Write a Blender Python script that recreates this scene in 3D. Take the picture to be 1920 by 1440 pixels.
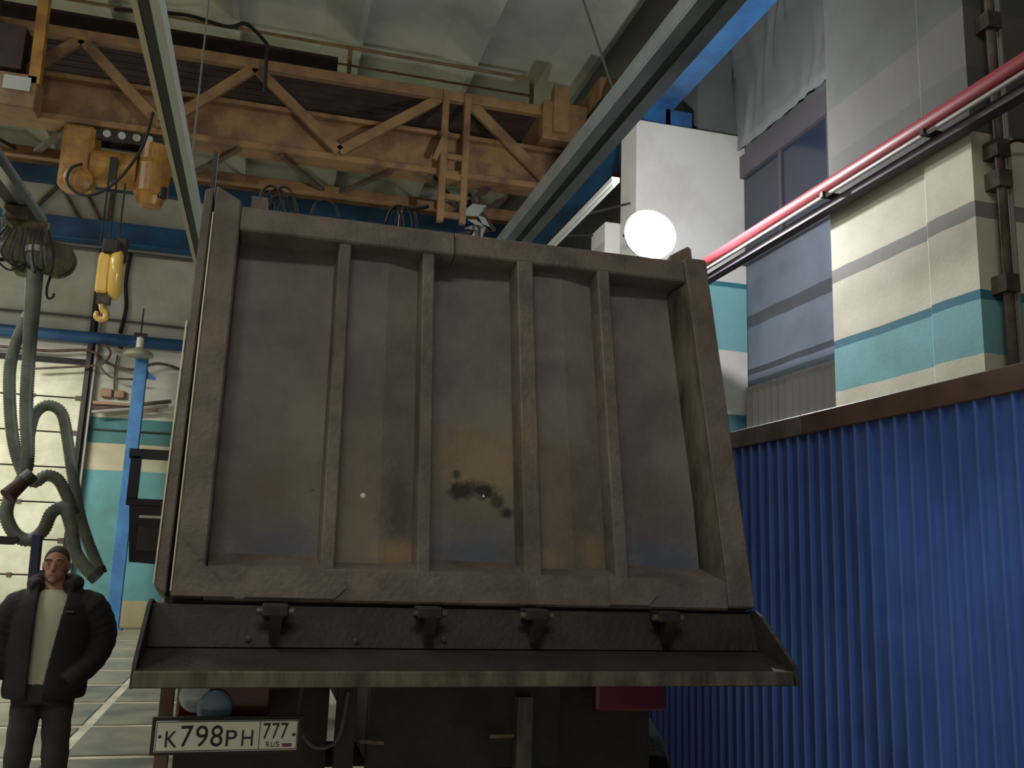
import bpy, bmesh, math, random
from mathutils import Vector, Matrix, noise
random.seed(7)
for o in list(bpy.data.objects): bpy.data.objects.remove(o, do_unlink=True)
SC = bpy.context.scene
COL = SC.collection
V = Vector

# ------------------------------------------------------------------ camera, world, light, exposure
cam_data = bpy.data.cameras.new('camera'); cam = bpy.data.objects.new('camera', cam_data); COL.objects.link(cam)
cam_data.sensor_fit = 'HORIZONTAL'; cam_data.sensor_width = 36.0; cam_data.lens = 1700/1920*36.0
cam_data.clip_start = 0.05; cam_data.clip_end = 200
right = V((0.9643, -0.2630, 0.0340)); down = V((0.0808, 0.1681, -0.9825)); fwd = V((0.2521, 0.9501, 0.1834))
cam.matrix_world = Matrix(((right.x, -down.x, -fwd.x, 0), (right.y, -down.y, -fwd.y, 0), (right.z, -down.z, -fwd.z, 1.84), (0, 0, 0, 1)))
SC.camera = cam
SC.cycles.max_bounces = 7; SC.cycles.diffuse_bounces = 4; SC.cycles.glossy_bounces = 3
vs = SC.view_settings
vs.view_transform = 'Standard'; vs.look = 'None'; vs.gamma = 1.0; vs.use_curve_mapping = False; vs.exposure = 0.0
world = bpy.data.worlds.new('world'); SC.world = world; world.use_nodes = True
world.node_tree.nodes['Background'].inputs[0].default_value = (0.55, 0.6, 0.58, 1)
world.node_tree.nodes['Background'].inputs[1].default_value = 0.05

def area_lamp(name, loc, size, power, color=(1, 1, 1), aim=(0, 0, -1)):
    d = bpy.data.lights.new(name, 'AREA'); d.shape = 'RECTANGLE'; d.size, d.size_y = size; d.energy = power; d.color = color
    o = bpy.data.objects.new(name, d); COL.objects.link(o); o.location = loc
    o.rotation_euler = V(aim).to_track_quat('-Z', 'Y').to_euler()
    return o
CW = (0.97, 1.0, 0.95)
WW = (1.0, 0.97, 0.88)
area_lamp('hall_light', (-8.5, 4, 9.9), (1.5, 5), 560, CW)
area_lamp('hall_light', (-2.0, -4.5, 9.9), (6, 1.5), 430, WW)
area_lamp('hall_light', (-8.0, 13, 9.9), (1.5, 5), 720, CW)
area_lamp('bay_light', (-6.9, 17.6, 6.4), (3.0, 0.4), 600, WW)

# ------------------------------------------------------------------ materials
def lin(c):
    return tuple((x/255/12.92 if x/255 <= 0.04045 else ((x/255+0.055)/1.055)**2.4) for x in c)
def mat(name, col, rough=0.6, metal=0.0, col2=None, scale=4.0, lo=0.4, hi=0.62, bump=0.0, bscale=30.0, col3=None, scale3=1.3, lo3=0.55, hi3=0.7, stretch=(1, 1, 1), emit=0.0, spec=0.5, bands=None, trans=0.0):
    m = bpy.data.materials.new(name); m.use_nodes = True
    nt = m.node_tree; N = nt.nodes; L = nt.links; b = N['Principled BSDF']
    b.inputs['Roughness'].default_value = rough; b.inputs['Metallic'].default_value = metal
    b.inputs['Specular IOR Level'].default_value = spec
    if trans: b.inputs['Transmission Weight'].default_value = trans
    geo = N.new('ShaderNodeNewGeometry')
    mp = N.new('ShaderNodeVectorMath'); mp.operation = 'MULTIPLY'; mp.inputs[1].default_value = stretch
    L.new(geo.outputs['Position'], mp.inputs[0])
    cur = None
    def rgb(c):
        n = N.new('ShaderNodeRGB'); n.outputs[0].default_value = (*c, 1); return n.outputs[0]
    def mix(fac, a, bb):
        n = N.new('ShaderNodeMix'); n.data_type = 'RGBA'
        L.new(fac, n.inputs[0]); L.new(a, n.inputs[6]); L.new(bb, n.inputs[7]); return n.outputs[2]
    def nz(sc, lo_, hi_, det=6):
        n = N.new('ShaderNodeTexNoise'); n.inputs['Scale'].default_value = sc; n.inputs['Detail'].default_value = det; n.inputs['Roughness'].default_value = 0.62
        L.new(mp.outputs[0], n.inputs['Vector'])
        r = N.new('ShaderNodeMapRange'); r.inputs[1].default_value = lo_; r.inputs[2].default_value = hi_
        L.new(n.outputs[0], r.inputs[0]); return r.outputs[0]
    cur = rgb(col)
    if bands:   # horizontal bands of paint and painted-in shade: (z_low, z_high, colour)
        sep = N.new('ShaderNodeSeparateXYZ'); L.new(geo.outputs['Position'], sep.inputs[0])
        wob = N.new('ShaderNodeTexNoise'); wob.inputs['Scale'].default_value = 2.0; L.new(geo.outputs['Position'], wob.inputs['Vector'])
        ma = N.new('ShaderNodeMath'); ma.operation = 'MULTIPLY_ADD'; ma.inputs[1].default_value = 0.03; L.new(wob.outputs[0], ma.inputs[0]); L.new(sep.outputs[2], ma.inputs[2])
        for z0, z1, c in bands:
            g = N.new('ShaderNodeMath'); g.operation = 'GREATER_THAN'; g.inputs[1].default_value = z0+0.015; L.new(ma.outputs[0], g.inputs[0])
            l = N.new('ShaderNodeMath'); l.operation = 'LESS_THAN'; l.inputs[1].default_value = z1+0.015; L.new(ma.outputs[0], l.inputs[0])
            p = N.new('ShaderNodeMath'); p.operation = 'MULTIPLY'; L.new(g.outputs[0], p.inputs[0]); L.new(l.outputs[0], p.inputs[1])
            cur = mix(p.outputs[0], cur, rgb(c))
    if col2 is not None:
        f = nz(scale, lo, hi)
        if bands:
            mm = N.new('ShaderNodeMix'); mm.data_type = 'RGBA'; mm.blend_type = 'MULTIPLY'
            L.new(f, mm.inputs[0]); L.new(cur, mm.inputs[6]); mm.inputs[7].default_value = (*col2, 1); cur = mm.outputs[2]
        else:
            cur = mix(f, cur, rgb(col2))
    if col3 is not None:
        cur = mix(nz(scale3, lo3, hi3), cur, rgb(col3))
    L.new(cur, b.inputs['Base Color'])
    if bump:
        n = N.new('ShaderNodeTexNoise'); n.inputs['Scale'].default_value = bscale; n.inputs['Detail'].default_value = 5; L.new(mp.outputs[0], n.inputs['Vector'])
        bp = N.new('ShaderNodeBump'); bp.inputs['Strength'].default_value = bump; bp.inputs['Distance'].default_value = 0.02
        L.new(n.outputs[0], bp.inputs['Height']); L.new(bp.outputs[0], b.inputs['Normal'])
    if emit:
        b.inputs['Emission Color'].default_value = (*col, 1); b.inputs['Emission Strength'].default_value = emit
    return m

TEAL = lin((118, 170, 178)); TEALD = lin((52, 110, 128)); CREAM = lin((208, 203, 186)); GREYB = lin((132, 130, 126)); DGREY = lin((96, 98, 92)); PLINTH = lin((70, 110, 130))
M = dict(
    ceiling=mat('ceiling_concrete', lin((186, 190, 178)), 0.9, col2=lin((168, 172, 160)), scale=0.9, bump=0.08, bscale=8, col3=lin((146, 150, 138)), scale3=0.45, lo3=0.6, hi3=0.8),
    backwall=mat('back_wall_paint', lin((206, 206, 196)), 0.85, col2=(0.72, 0.70, 0.64), scale=0.7, bands=[(3.33, 3.92, lin((200, 192, 166))), (0.55, 3.33, lin((106, 164, 170))), (3.92, 4.49, lin((82, 132, 136))), (-1, 0.55, lin((178, 168, 132)))], bump=0.1, bscale=5),
    doorwhite=mat('door_panel_white', lin((218, 218, 196)), 0.5, col2=lin((186, 186, 160)), scale=1.1),
    doortrim=mat('door_seal_black', lin((30, 30, 28)), 0.7),
    pillar=mat('near_pillar_paint', CREAM, 0.8, col2=(0.80, 0.78, 0.74), scale=1.2, bands=[(3.245, 3.61, TEAL), (3.61, 3.675, TEALD), (4.18, 4.295, GREYB), (4.80, 5.3, lin((86, 86, 85))), (5.3, 5.75, lin((96, 95, 90))), (5.75, 30, lin((84, 86, 84)))], bump=0.08),  # greys from the pipe up: raw concrete, also standing in for missing floodlight
    farpillar=mat('far_pillar_paint', lin((208, 206, 202)), 0.8, col2=(0.84, 0.82, 0.79), scale=1.0, bands=[(4.62, 5.50, TEAL), (5.50, 5.57, TEALD), (-1, 3.75, PLINTH)], bump=0.08),
    rightwall=mat('right_wall_concrete', lin((102, 110, 122)), 0.9, col2=(0.75, 0.74, 0.76), scale=0.9, bands=[(4.95, 5.12, lin((72, 72, 80))), (4.30, 4.38, lin((60, 66, 74))), (4.10, 4.22, lin((70, 84, 92))), (7.4, 30, lin((104, 107, 106)))], bump=0.1),  # dark tone stands in for shade in the recess between the pillars
    plain=mat('hall_wall_plain', lin((150, 150, 138)), 0.9, col2=lin((120, 120, 110)), scale=0.6),
    floor=mat('floor_mortar', lin((214, 206, 184)), 0.5, col2=lin((170, 162, 140)), scale=1.5),
    slab=mat('floor_concrete', lin((138, 134, 114)), 0.38, col2=lin((96, 94, 80)), scale=1.4, bump=0.1, bscale=12, col3=lin((150, 142, 118)), scale3=0.7),
    frame=mat('rusty_frame_steel', lin((120, 108, 100)), 0.6, 0.0, col2=lin((98, 87, 80)), scale=5, bump=0.25, bscale=45, col3=lin((132, 112, 94)), scale3=2.2, lo3=0.56, hi3=0.72, spec=0.35),
    panel=None,
    apron=mat('apron_dark_steel', lin((50, 46, 41)), 0.65, col2=lin((35, 32, 29)), scale=4, bump=0.25, bscale=40),
    lip=mat('lip_worn_steel', lin((112, 104, 90)), 0.5, 0.3, col2=lin((72, 64, 54)), scale=8, stretch=(1, 1, .3), bump=0.25, bscale=40),
    chassis=mat('chassis_black', lin((30, 26, 24)), 0.6, col2=lin((48, 40, 34)), scale=5, bump=0.2),
    rubber=mat('tyre_rubber', lin((22, 22, 22)), 0.8, bump=0.3, bscale=20),
    redlens=mat('red_lamp_lens', lin((92, 12, 16)), 0.25, spec=0.6),
    whitelens=mat('clear_lamp_lens', lin((196, 206, 212)), 0.15, spec=0.8),
    bluelens=mat('pale_blue_lamp_lens', lin((150, 180, 206)), 0.15, spec=0.8),
    cab=mat('cab_paint_dark', lin((26, 22, 34)), 0.25, spec=0.6),
    glass=mat('window_glass', (0.9, 0.95, 0.95), 0.02, trans=1.0),
    white=mat('plate_white', lin((236, 236, 228)), 0.4), black=mat('plate_black', lin((12, 12, 12)), 0.5),
    flagblue=mat('flag_blue', lin((30, 80, 180)), 0.5), flagred=mat('flag_red', lin((200, 30, 36)), 0.5),
    crane=mat('crane_ochre_paint', lin((146, 112, 74)), 0.55, col2=lin((112, 84, 60)), scale=2.2, bump=0.1, col3=lin((98, 72, 58)), scale3=1.1),
    craneplank=mat('crane_deck_boards', lin((62, 40, 36)), 0.8, col2=lin((44, 28, 26)), scale=3),
    hoist=mat('hoist_yellow_paint', lin((172, 126, 58)), 0.4, col2=lin((136, 96, 48)), scale=4),
    hook=mat('hook_block_yellow', lin((232, 190, 96)), 0.22, spec=0.8), steel=mat('dark_steel', lin((52, 48, 46)), 0.45, 0.5),
    cable=mat('black_cable', lin((24, 24, 24)), 0.6), greycable=mat('grey_cable', lin((92, 90, 82)), 0.7),
    blue=mat('blue_beam_paint', lin((46, 96, 146)), 0.45, col2=lin((36, 72, 112)), scale=1.5, bump=0.06),
    postblue=mat('blue_post_paint', lin((70, 128, 184)), 0.5, col2=lin((58, 106, 160)), scale=2),
    fence=mat('blue_fence_sheet', lin((78, 112, 190)), 0.28, col2=lin((68, 96, 166)), scale=1.2, spec=0.6),
    fencerail=mat('brown_fence_rail', lin((104, 78, 66)), 0.45, col2=lin((84, 64, 56)), scale=3, spec=0.5),
    fencerailgrey=mat('grey_fence_rail', lin((122, 116, 108)), 0.45, col2=lin((90, 80, 72)), scale=4),
    redpipe=mat('red_pipe_paint', lin((150, 52, 60)), 0.5, spec=0.4), darkbeam=mat('dark_channel_steel', lin((62, 52, 62)), 0.6),
    brownpipe=mat('brown_conduit', lin((70, 50, 42)), 0.6, col2=lin((96, 84, 70)), scale=6), greypipe=mat('grey_thin_pipe', lin((150, 146, 140)), 0.5),
    alu=mat('duct_aluminium', lin((196, 202, 196)), 0.32, 0.7), slot=mat('duct_rubber_lip', lin((54, 60, 56)), 0.7),
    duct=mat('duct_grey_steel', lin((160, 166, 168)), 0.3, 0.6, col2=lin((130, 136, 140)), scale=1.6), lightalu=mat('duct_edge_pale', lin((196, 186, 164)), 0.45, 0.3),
    hose=mat('grey_green_hose', lin((112, 118, 106)), 0.5, col2=lin((84, 86, 78)), scale=3), hosedark=mat('dark_hose_sleeve', lin((44, 50, 48)), 0.5), hosemouth=mat('hose_mouth_red_brown', lin((64, 30, 26)), 0.7),
    trolley=mat('trolley_grimy_metal', lin((66, 58, 48)), 0.6, col2=lin((96, 86, 58)), scale=9, bump=0.3), olive=mat('reel_olive', lin((84, 78, 52)), 0.5, col2=lin((58, 44, 40)), scale=8),
    jacket=mat('black_jacket_fabric', lin((26, 22, 26)), 0.85, bump=0.3, bscale=90), tee=mat('pale_grey_cotton', lin((176, 172, 152)), 0.9, bump=0.2, bscale=120),
    trousers=mat('dark_grey_trousers', lin((52, 50, 48)), 0.9, bump=0.2, bscale=120), skin=mat('skin', lin((150, 106, 88)), 0.6), hair=mat('short_dark_hair', lin((64, 50, 42)), 0.8, bump=0.5, bscale=200),
    eye=mat('eye_white', lin((170, 164, 156)), 0.3), iris=mat('iris_dark', lin((40, 32, 28)), 0.2), lips=mat('lips', lin((150, 92, 84)), 0.5), shoe=mat('black_shoe', lin((20, 20, 20)), 0.5),
    windowdark=mat('window_dark_glass', lin((44, 50, 66)), 0.15, spec=0.7), windowframe=mat('window_frame_grey', lin((84, 78, 86)), 0.6),
    sheetgrey=mat('grey_corrugated_sheet', lin((134, 130, 122)), 0.5), plastic=mat('milky_plastic_film', lin((112, 116, 116)), 0.45, spec=0.4),
    lampglow=mat('floodlight_lens_glow', (1.0, 0.98, 0.95), 0.3, emit=14), lampbody=mat('floodlight_housing', lin((120, 122, 120)), 0.5, 0.4),
    shade=mat('lamp_shade_enamel', lin((150, 150, 128)), 0.4), cap=mat('lamp_cap_white', lin((226, 226, 212)), 0.4),
    batten=mat('batten_white', lin((206, 208, 204)), 0.4), rag=mat('torn_sheet_pale', lin((170, 174, 168)), 0.8), ragdark=mat('scrap_brown_board', lin((74, 58, 54)), 0.8),
    box=mat('junction_box_brown', lin((150, 122, 98)), 0.6), standblue=mat('stand_dark_blue', lin((40, 40, 72)), 0.5),
    holewhite=mat('hole_light_white', lin((244, 244, 240)), 0.25),  # white standing in for light seen through holes in the tailgate
)

# worn tailgate sheet: stains, bare patches and old paint that have their own outlines (x, z, half width, half height, softness, colour, amount)
def stained(name, base, base2, stains):
    m = mat(name, base, 0.6, col2=base2, scale=2.6, bump=0.2, bscale=40, spec=0.35)
    nt = m.node_tree; N = nt.nodes; L = nt.links; b = N['Principled BSDF']
    cur = b.inputs['Base Color'].links[0].from_socket
    geo = N.new('ShaderNodeNewGeometry'); sep = N.new('ShaderNodeSeparateXYZ'); L.new(geo.outputs['Position'], sep.inputs[0])
    nz = N.new('ShaderNodeTexNoise'); nz.inputs['Scale'].default_value = 9; nz.inputs['Detail'].default_value = 8; nz.inputs['Roughness'].default_value = 0.7; L.new(geo.outputs['Position'], nz.inputs['Vector'])
    fine = N.new('ShaderNodeTexNoise'); fine.inputs['Scale'].default_value = 40; fine.inputs['Detail'].default_value = 6; L.new(geo.outputs['Position'], fine.inputs['Vector'])
    def M2(op, a, bb=None, c=None):
        n = N.new('ShaderNodeMath'); n.operation = op
        for q, x in enumerate((a, bb, c)):
            if x is None: continue
            if isinstance(x, (int, float)): n.inputs[q].default_value = x
            else: L.new(x, n.inputs[q])
        return n.outputs[0]
    for x, z, rx, rz, soft, col, amt in stains:
        dx = M2('POWER', M2('ABSOLUTE', M2('MULTIPLY', M2('SUBTRACT', sep.outputs[0], x), 1/rx)), 2.0)
        dz = M2('POWER', M2('ABSOLUTE', M2('MULTIPLY', M2('SUBTRACT', sep.outputs[2], z), 1/rz)), 2.0)
        d = M2('SQRT', M2('ADD', dx, dz))
        d = M2('ADD', d, M2('MULTIPLY', M2('SUBTRACT', nz.outputs[0], 0.5), 2.6))
        d = M2('ADD', d, M2('MULTIPLY', M2('SUBTRACT', fine.outputs[0], 0.5), 0.9))
        r = N.new('ShaderNodeMapRange'); r.inputs[1].default_value = 1.0+soft; r.inputs[2].default_value = 1.0-soft; r.inputs[3].default_value = 0.0; r.inputs[4].default_value = amt
        L.new(d, r.inputs[0])
        mx = N.new('ShaderNodeMix'); mx.data_type = 'RGBA'; L.new(r.outputs[0], mx.inputs[0]); L.new(cur, mx.inputs[6]); mx.inputs[7].default_value = (*col, 1); cur = mx.outputs[2]
    L.new(cur, b.inputs['Base Color']); return m
TANC = lin((150, 128, 98)); BLUC = lin((78, 92, 116)); RUSC = lin((44, 32, 26)); DRKC = lin((74, 64, 56))
M['panel'] = stained('worn_panel_steel', lin((126, 118, 112)), lin((105, 97, 92)), [
    (0.95, 2.23, 0.20, 0.16, 0.6, TANC, 0.8), (0.93, 2.02, 0.2, 0.1, 0.6, lin((110, 106, 92)), 0.6),
    (0.06, 1.84, 0.20, 0.09, 0.7, BLUC, 0.7), (0.92, 1.84, 0.20, 0.08, 0.7, BLUC, 0.6), (1.82, 1.85, 0.22, 0.13, 0.7, BLUC, 0.8),
    (0.0, 2.05, 0.22, 0.16, 0.8, lin((104, 88, 78)), 0.6), (1.80, 2.05, 0.2, 0.14, 0.8, lin((100, 84, 74)), 0.6),
    (0.40, 1.98, 0.10, 0.34, 0.7, lin((132, 114, 92)), 0.6), (0.57, 1.98, 0.07, 0.20, 0.6, DRKC, 0.7), (0.57, 1.82, 0.10, 0.055, 0.5, TANC, 0.85),
    (1.30, 2.06, 0.12, 0.26, 0.7, lin((128, 108, 88)), 0.65), (1.45, 2.0, 0.10, 0.2, 0.7, DRKC, 0.5), (1.47, 1.85, 0.07, 0.08, 0.5, TANC, 0.6), (1.25, 1.80, 0.06, 0.05, 0.5, TANC, 0.6),
    (0.866, 2.105, 0.055, 0.040, 0.35, RUSC, 0.95), (0.966, 2.12, 0.060, 0.036, 0.35, RUSC, 0.95), (1.03, 2.07, 0.030, 0.030, 0.3, RUSC, 0.8), (1.075, 2.02, 0.030, 0.026, 0.35, RUSC, 0.9), (0.84, 2.19, 0.02, 0.02, 0.4, RUSC, 0.8),
])

# ------------------------------------------------------------------ mesh helpers
W = {}
class MB:
    def __init__(s): s.v = []; s.f = []; s.sm = False
    def add(s, vs_, fs):
        n = len(s.v); s.v += [V(p) for p in vs_]; s.f += [tuple(i+n for i in f) for f in fs]; return s
    def hexa(s, p):   # bottom 4 ccw, top 4 ccw
        return s.add(p, [(3, 2, 1, 0), (4, 5, 6, 7), (0, 1, 5, 4), (1, 2, 6, 5), (2, 3, 7, 6), (3, 0, 4, 7)])
    def box(s, x0, x1, y0, y1, z0, z1):
        return s.hexa([(x0, y0, z0), (x1, y0, z0), (x1, y1, z0), (x0, y1, z0), (x0, y0, z1), (x1, y0, z1), (x1, y1, z1), (x0, y1, z1)])
    def bar(s, p, q, w, h, up=(0, 0, 1)):
        p, q = V(p), V(q); d = (q-p).normalized(); u = V(up)
        if abs(d.dot(u)) > 0.95: u = V((0, 1, 0))
        r = d.cross(u).normalized(); u = r.cross(d); a, b = r*w/2, u*h/2
        return s.hexa([p-a-b, p+a-b, q+a-b, q-a-b, p-a+b, p+a+b, q+a+b, q-a+b])
    def prism(s, poly, ext):
        n = len(poly); e = V(ext); a = [V(p) for p in poly]
        return s.add(a+[p+e for p in a], [tuple(range(n-1, -1, -1)), tuple(range(n, 2*n))]+[(i, (i+1) % n, n+(i+1) % n, n+i) for i in range(n)])
    def loft(s, rings, cap=True, closed=True):
        n = len(rings[0]); base = len(s.v)
        for r in rings: s.v += [V(p) for p in r]
        for k in range(len(rings)-1):
            for i in range(n if closed else n-1):
                a = base+k*n+i; b = base+k*n+(i+1) % n
                s.f.append((a, b, b+n, a+n))
        if cap and closed:
            s.f.append(tuple(base+i for i in range(n-1, -1, -1))); s.f.append(tuple(base+(len(rings)-1)*n+i for i in range(n)))
        return s
    def tube(s, pts, r, seg=10, cap=True):
        pts = [V(p) for p in pts]; rs = r if isinstance(r, (list, tuple)) else [r]*len(pts)
        rings = []; prev = None
        for i, p in enumerate(pts):
            t = (pts[min(i+1, len(pts)-1)]-pts[max(i-1, 0)]).normalized()
            if prev is None:
                u = t.cross(V((0, 0, 1)));  u = u if u.length > 0.05 else t.cross(V((0, 1, 0)))
            else: u = prev-t*prev.dot(t)
            u.normalize(); prev = u; w = t.cross(u)
            rings.append([p+(u*math.cos(2*math.pi*k/seg)+w*math.sin(2*math.pi*k/seg))*rs[i] for k in range(seg)])
        return s.loft(rings, cap)
    def lathe(s, c, axis, prof, seg=20, cap=True):   # prof = (radius, height along axis)
        c = V(c); a = V(axis).normalized(); u = a.cross(V((0, 0, 1))); u = u if u.length > 0.05 else V((1, 0, 0)); u.normalize(); w = a.cross(u)
        return s.loft([[c+a*h+(u*math.cos(2*math.pi*k/seg)+w*math.sin(2*math.pi*k/seg))*max(r, 1e-4) for k in range(seg)] for r, h in prof], cap)
    def ball(s, c, r, seg=14, rings=9):
        c = V(c); rx, ry, rz = r if isinstance(r, tuple) else (r, r, r)
        return s.loft([[c+V((rx*math.sin(t)*math.cos(2*math.pi*k/seg), ry*math.sin(t)*math.sin(2*math.pi*k/seg), -rz*math.cos(t))) for k in range(seg)] for t in [max(0.02, min(math.pi-0.02, math.pi*i/rings)) for i in range(rings+1)]])
def curve_pts(pts, n=12):   # smooth path through the points
    P = [V(p) for p in pts]; P = [P[0]*2-P[1]]+P+[P[-1]*2-P[-2]]; out = []
    for i in range(1, len(P)-2):
        for k in range(n):
            t = k/n; a, b, c, d = P[i-1], P[i], P[i+1], P[i+2]
            out.append(0.5*((2*b)+(c-a)*t+(2*a-5*b+4*c-d)*t*t+(3*b-a-3*c+d)*t**3))
    out.append(P[-2]); return out

def finish(o, mb, m, bevel, smooth):
    me = o.data; bm = bmesh.new(); bm.from_mesh(me); bmesh.ops.recalc_face_normals(bm, faces=bm.faces)
    if bevel: bmesh.ops.bevel(bm, geom=list(bm.edges), offset=bevel, segments=1, affect='EDGES', clamp_overlap=True)
    bm.to_mesh(me); bm.free()
    if m is not None: me.materials.append(M[m])
    if smooth:
        me.polygons.foreach_set('use_smooth', [True]*len(me.polygons))
def part(name, mb, m, parent, bevel=0.0, smooth=False, label=None, kind=None):
    base = W[parent]; me = bpy.data.meshes.new(name); me.from_pydata([p-base for p in mb.v], [], mb.f)
    o = bpy.data.objects.new(name, me); COL.objects.link(o); o.parent = parent; W[o] = base
    finish(o, mb, m, bevel, smooth)
    if label: o['label'] = label
    if kind: o['kind'] = kind
    return o
def thing(name, label, cat, loc, group=None):
    o = bpy.data.objects.new(name, None); COL.objects.link(o); o.location = loc; o.empty_display_size = 0.1
    o['label'] = label; o['category'] = cat; W[o] = V(loc)
    if group: o['group'] = group
    return o
def solo(name, mb, m, label, cat, bevel=0.0, smooth=False, group=None):
    xs = [p.x for p in mb.v]; ys = [p.y for p in mb.v]; zs = [p.z for p in mb.v]
    base = V(((min(xs)+max(xs))/2, (min(ys)+max(ys))/2, min(zs)))
    me = bpy.data.meshes.new(name); me.from_pydata([p-base for p in mb.v], [], mb.f)
    o = bpy.data.objects.new(name, me); COL.objects.link(o); o.location = base; W[o] = base
    finish(o, mb, m, bevel, smooth); o['label'] = label; o['category'] = cat
    if group: o['group'] = group
    return o
def struct(name, mb, m, label, cat, bevel=0.0):
    o = solo(name, mb, m, label, cat, bevel); o['kind'] = 'structure'; return o
def share(src, name, delta, parent):   # copy of a part that shares its mesh
    o = src.copy(); o.name = name; COL.objects.link(o); o.parent = parent; o.location = V(src.location)+V(delta)-(W[parent]-W[src]); W[o] = W[parent]; return o

# ------------------------------------------------------------------ room
HC = 10.9; YB = 21.6; XR = 6.15; XL = -12.0; YN = -7.0
floor = struct('floor', MB().box(XL, XR+0.3, YN, YB+0.3, -0.2, -0.012), 'floor', 'grey concrete workshop floor with pale joints', 'floor')
sl = None
for i in range(4):
    for j in range(13):
        x0 = -6.4+i*1.62; y0 = 3.2+j*1.42
        if sl is None:
            sl = part('slab', MB().box(x0+0.05, x0+1.57, y0+0.07, y0+1.35, -0.012, 0.0), 'slab', floor, 0.006); sx, sy = x0, y0
        else: share(sl, 'slab', (x0-sx, y0-sy, random.uniform(-0.003, 0.001)), floor)
ceiling = struct('ceiling', MB().box(XL, XR+0.3, YN, YB+0.3, HC, HC+0.2), 'ceiling', 'pale concrete roof slabs with long downstand ribs', 'ceiling')
rib0 = None
for k in range(-5, 4):
    x1 = -1.046+2.076*k
    if rib0 is None: rib0 = part('rib', MB().prism([(x1-0.70, YN, HC), (x1-0.12, YN, HC-0.40), (x1-0.02, YN, HC-0.40), (x1, YN, HC)], (0, YB-YN, 0)), 'ceiling', ceiling); rx = x1
    else: share(rib0, 'rib', (x1-rx, 0, 0), ceiling)
wall_back = struct('wall_back', MB().box(XL, XR+0.3, YB, YB+0.3, -0.2, HC+0.2), 'backwall', 'whitewashed back wall with teal and cream painted stripes', 'wall')
wall_right = struct('wall_right', MB().box(XR, XR+0.3, YN, YB+0.3, -0.2, HC+0.2), 'rightwall', 'grey concrete wall behind the white pillars', 'wall')
struct('wall_left', MB().box(XL-0.3, XL, YN, YB+0.3, -0.2, HC+0.2), 'plain', 'plain far left wall of the hall', 'wall')
struct('wall_front', MB().box(XL, XR+0.3, YN-0.3, YN, -0.2, HC+0.2), 'plain', 'plain wall behind the viewer', 'wall')

# sectional door in the back wall: panels with dark seams, track on its right
door = thing('door_1', 'white sectional overhead door behind the hanging hoses', 'door', (-6.3, YB, 0)); door['kind'] = 'structure'
part('seal', MB().box(-8.6, -4.02, YB-0.03, YB-0.005, 0, 5.75), 'doortrim', door)
zz = [0.02, 0.30, 1.04, 1.78, 2.57, 3.33, 4.09, 4.86, 5.62]
for a, b in zip(zz[:-1], zz[1:]):
    part('panel', MB().box(-8.55, -4.06, YB-0.085, YB-0.03, a+0.015, b-0.015), 'doorwhite', door, 0.008)
for a in zz[1:-1]:
    part('hinge', MB().box(-4.20, -4.07, YB-0.11, YB-0.085, a-0.05, a+0.05), 'brownpipe', door)
    part('hinge', MB().box(-5.10, -5.0, YB-0.11, YB-0.085, a-0.04, a+0.04), 'brownpipe', door)
part('track', MB().box(-4.06, -3.96, YB-0.20, YB-0.085, 0, 8.3).box(-3.96, -3.90, YB-0.12, YB-0.085, 0, 8.3), 'steel', door)
part('track_edge', MB().box(-3.90, -3.86, YB-0.16, YB-0.085, 0, 8.3), 'greypipe', door)

# right hand pillars
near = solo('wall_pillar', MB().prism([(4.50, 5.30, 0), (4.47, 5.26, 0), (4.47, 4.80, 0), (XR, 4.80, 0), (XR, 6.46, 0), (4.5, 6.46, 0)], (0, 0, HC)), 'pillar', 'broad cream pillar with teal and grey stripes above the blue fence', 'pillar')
far = thing('crane_pillar', 'white pillar with teal stripe carrying the blue crane runway', 'pillar', (5.3, 11.0, 0))
part('shaft', MB().box(4.5, 6.148, 10.75, 11.33, 0, 7.75), 'farpillar', far, 0.012)
part('side_wall', MB().box(4.28, 5.9, 11.335, 11.9, 0, 6.45), 'farpillar', far, 0.012)
part('bearing_block', MB().box(4.95, 5.35, 10.8, 11.28, 7.75, 8.0), 'blue', far)
part('upper_post', MB().box(5.45, 6.148, 10.82, 11.28, 7.75, HC), 'rightwall', far)

# dark window in the right wall between the pillars
win = thing('window_1', 'dark strip window between the two white pillars', 'window', (XR-0.1, 9, 5.87)); win['kind'] = 'structure'
part('window_frame', MB().box(XR-0.10, XR-0.002, 6.5, 10.74, 7.10, 7.42).box(XR-0.08, XR-0.002, 6.5, 10.74, 5.83, 5.90), 'windowframe', win)
for y0, y1 in ((6.55, 7.6), (7.66, 8.7), (8.76, 9.75), (9.81, 10.72)):
    part('pane', MB().box(XR-0.045, XR-0.01, y0, y1, 5.90, 7.10), 'windowdark', win)
for y0 in (7.6, 8.7, 9.75): part('mullion', MB().box(XR-0.07, XR-0.004, y0, y0+0.06, 5.90, 7.10), 'windowframe', win)

# corrugated grey sheet low in the recess
mb = MB(); ys = [6.6+0.08*i for i in range(52)]
prof = [(XR-0.05-(0.03 if i % 2 else 0), y) for i, y in enumerate(ys)]
mb.loft([[(x, y, 2.0) for x, y in prof], [(x, y, 4.12) for x, y in prof]], cap=False, closed=False)
mb.loft([[(x+0.006, y, 2.0) for x, y in prof], [(x+0.006, y, 4.12) for x, y in prof]], cap=False, closed=False)
solo('corrugated_sheet', mb, 'sheetgrey', 'grey corrugated sheet low on the wall between the white pillars', 'metal sheet')

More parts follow.
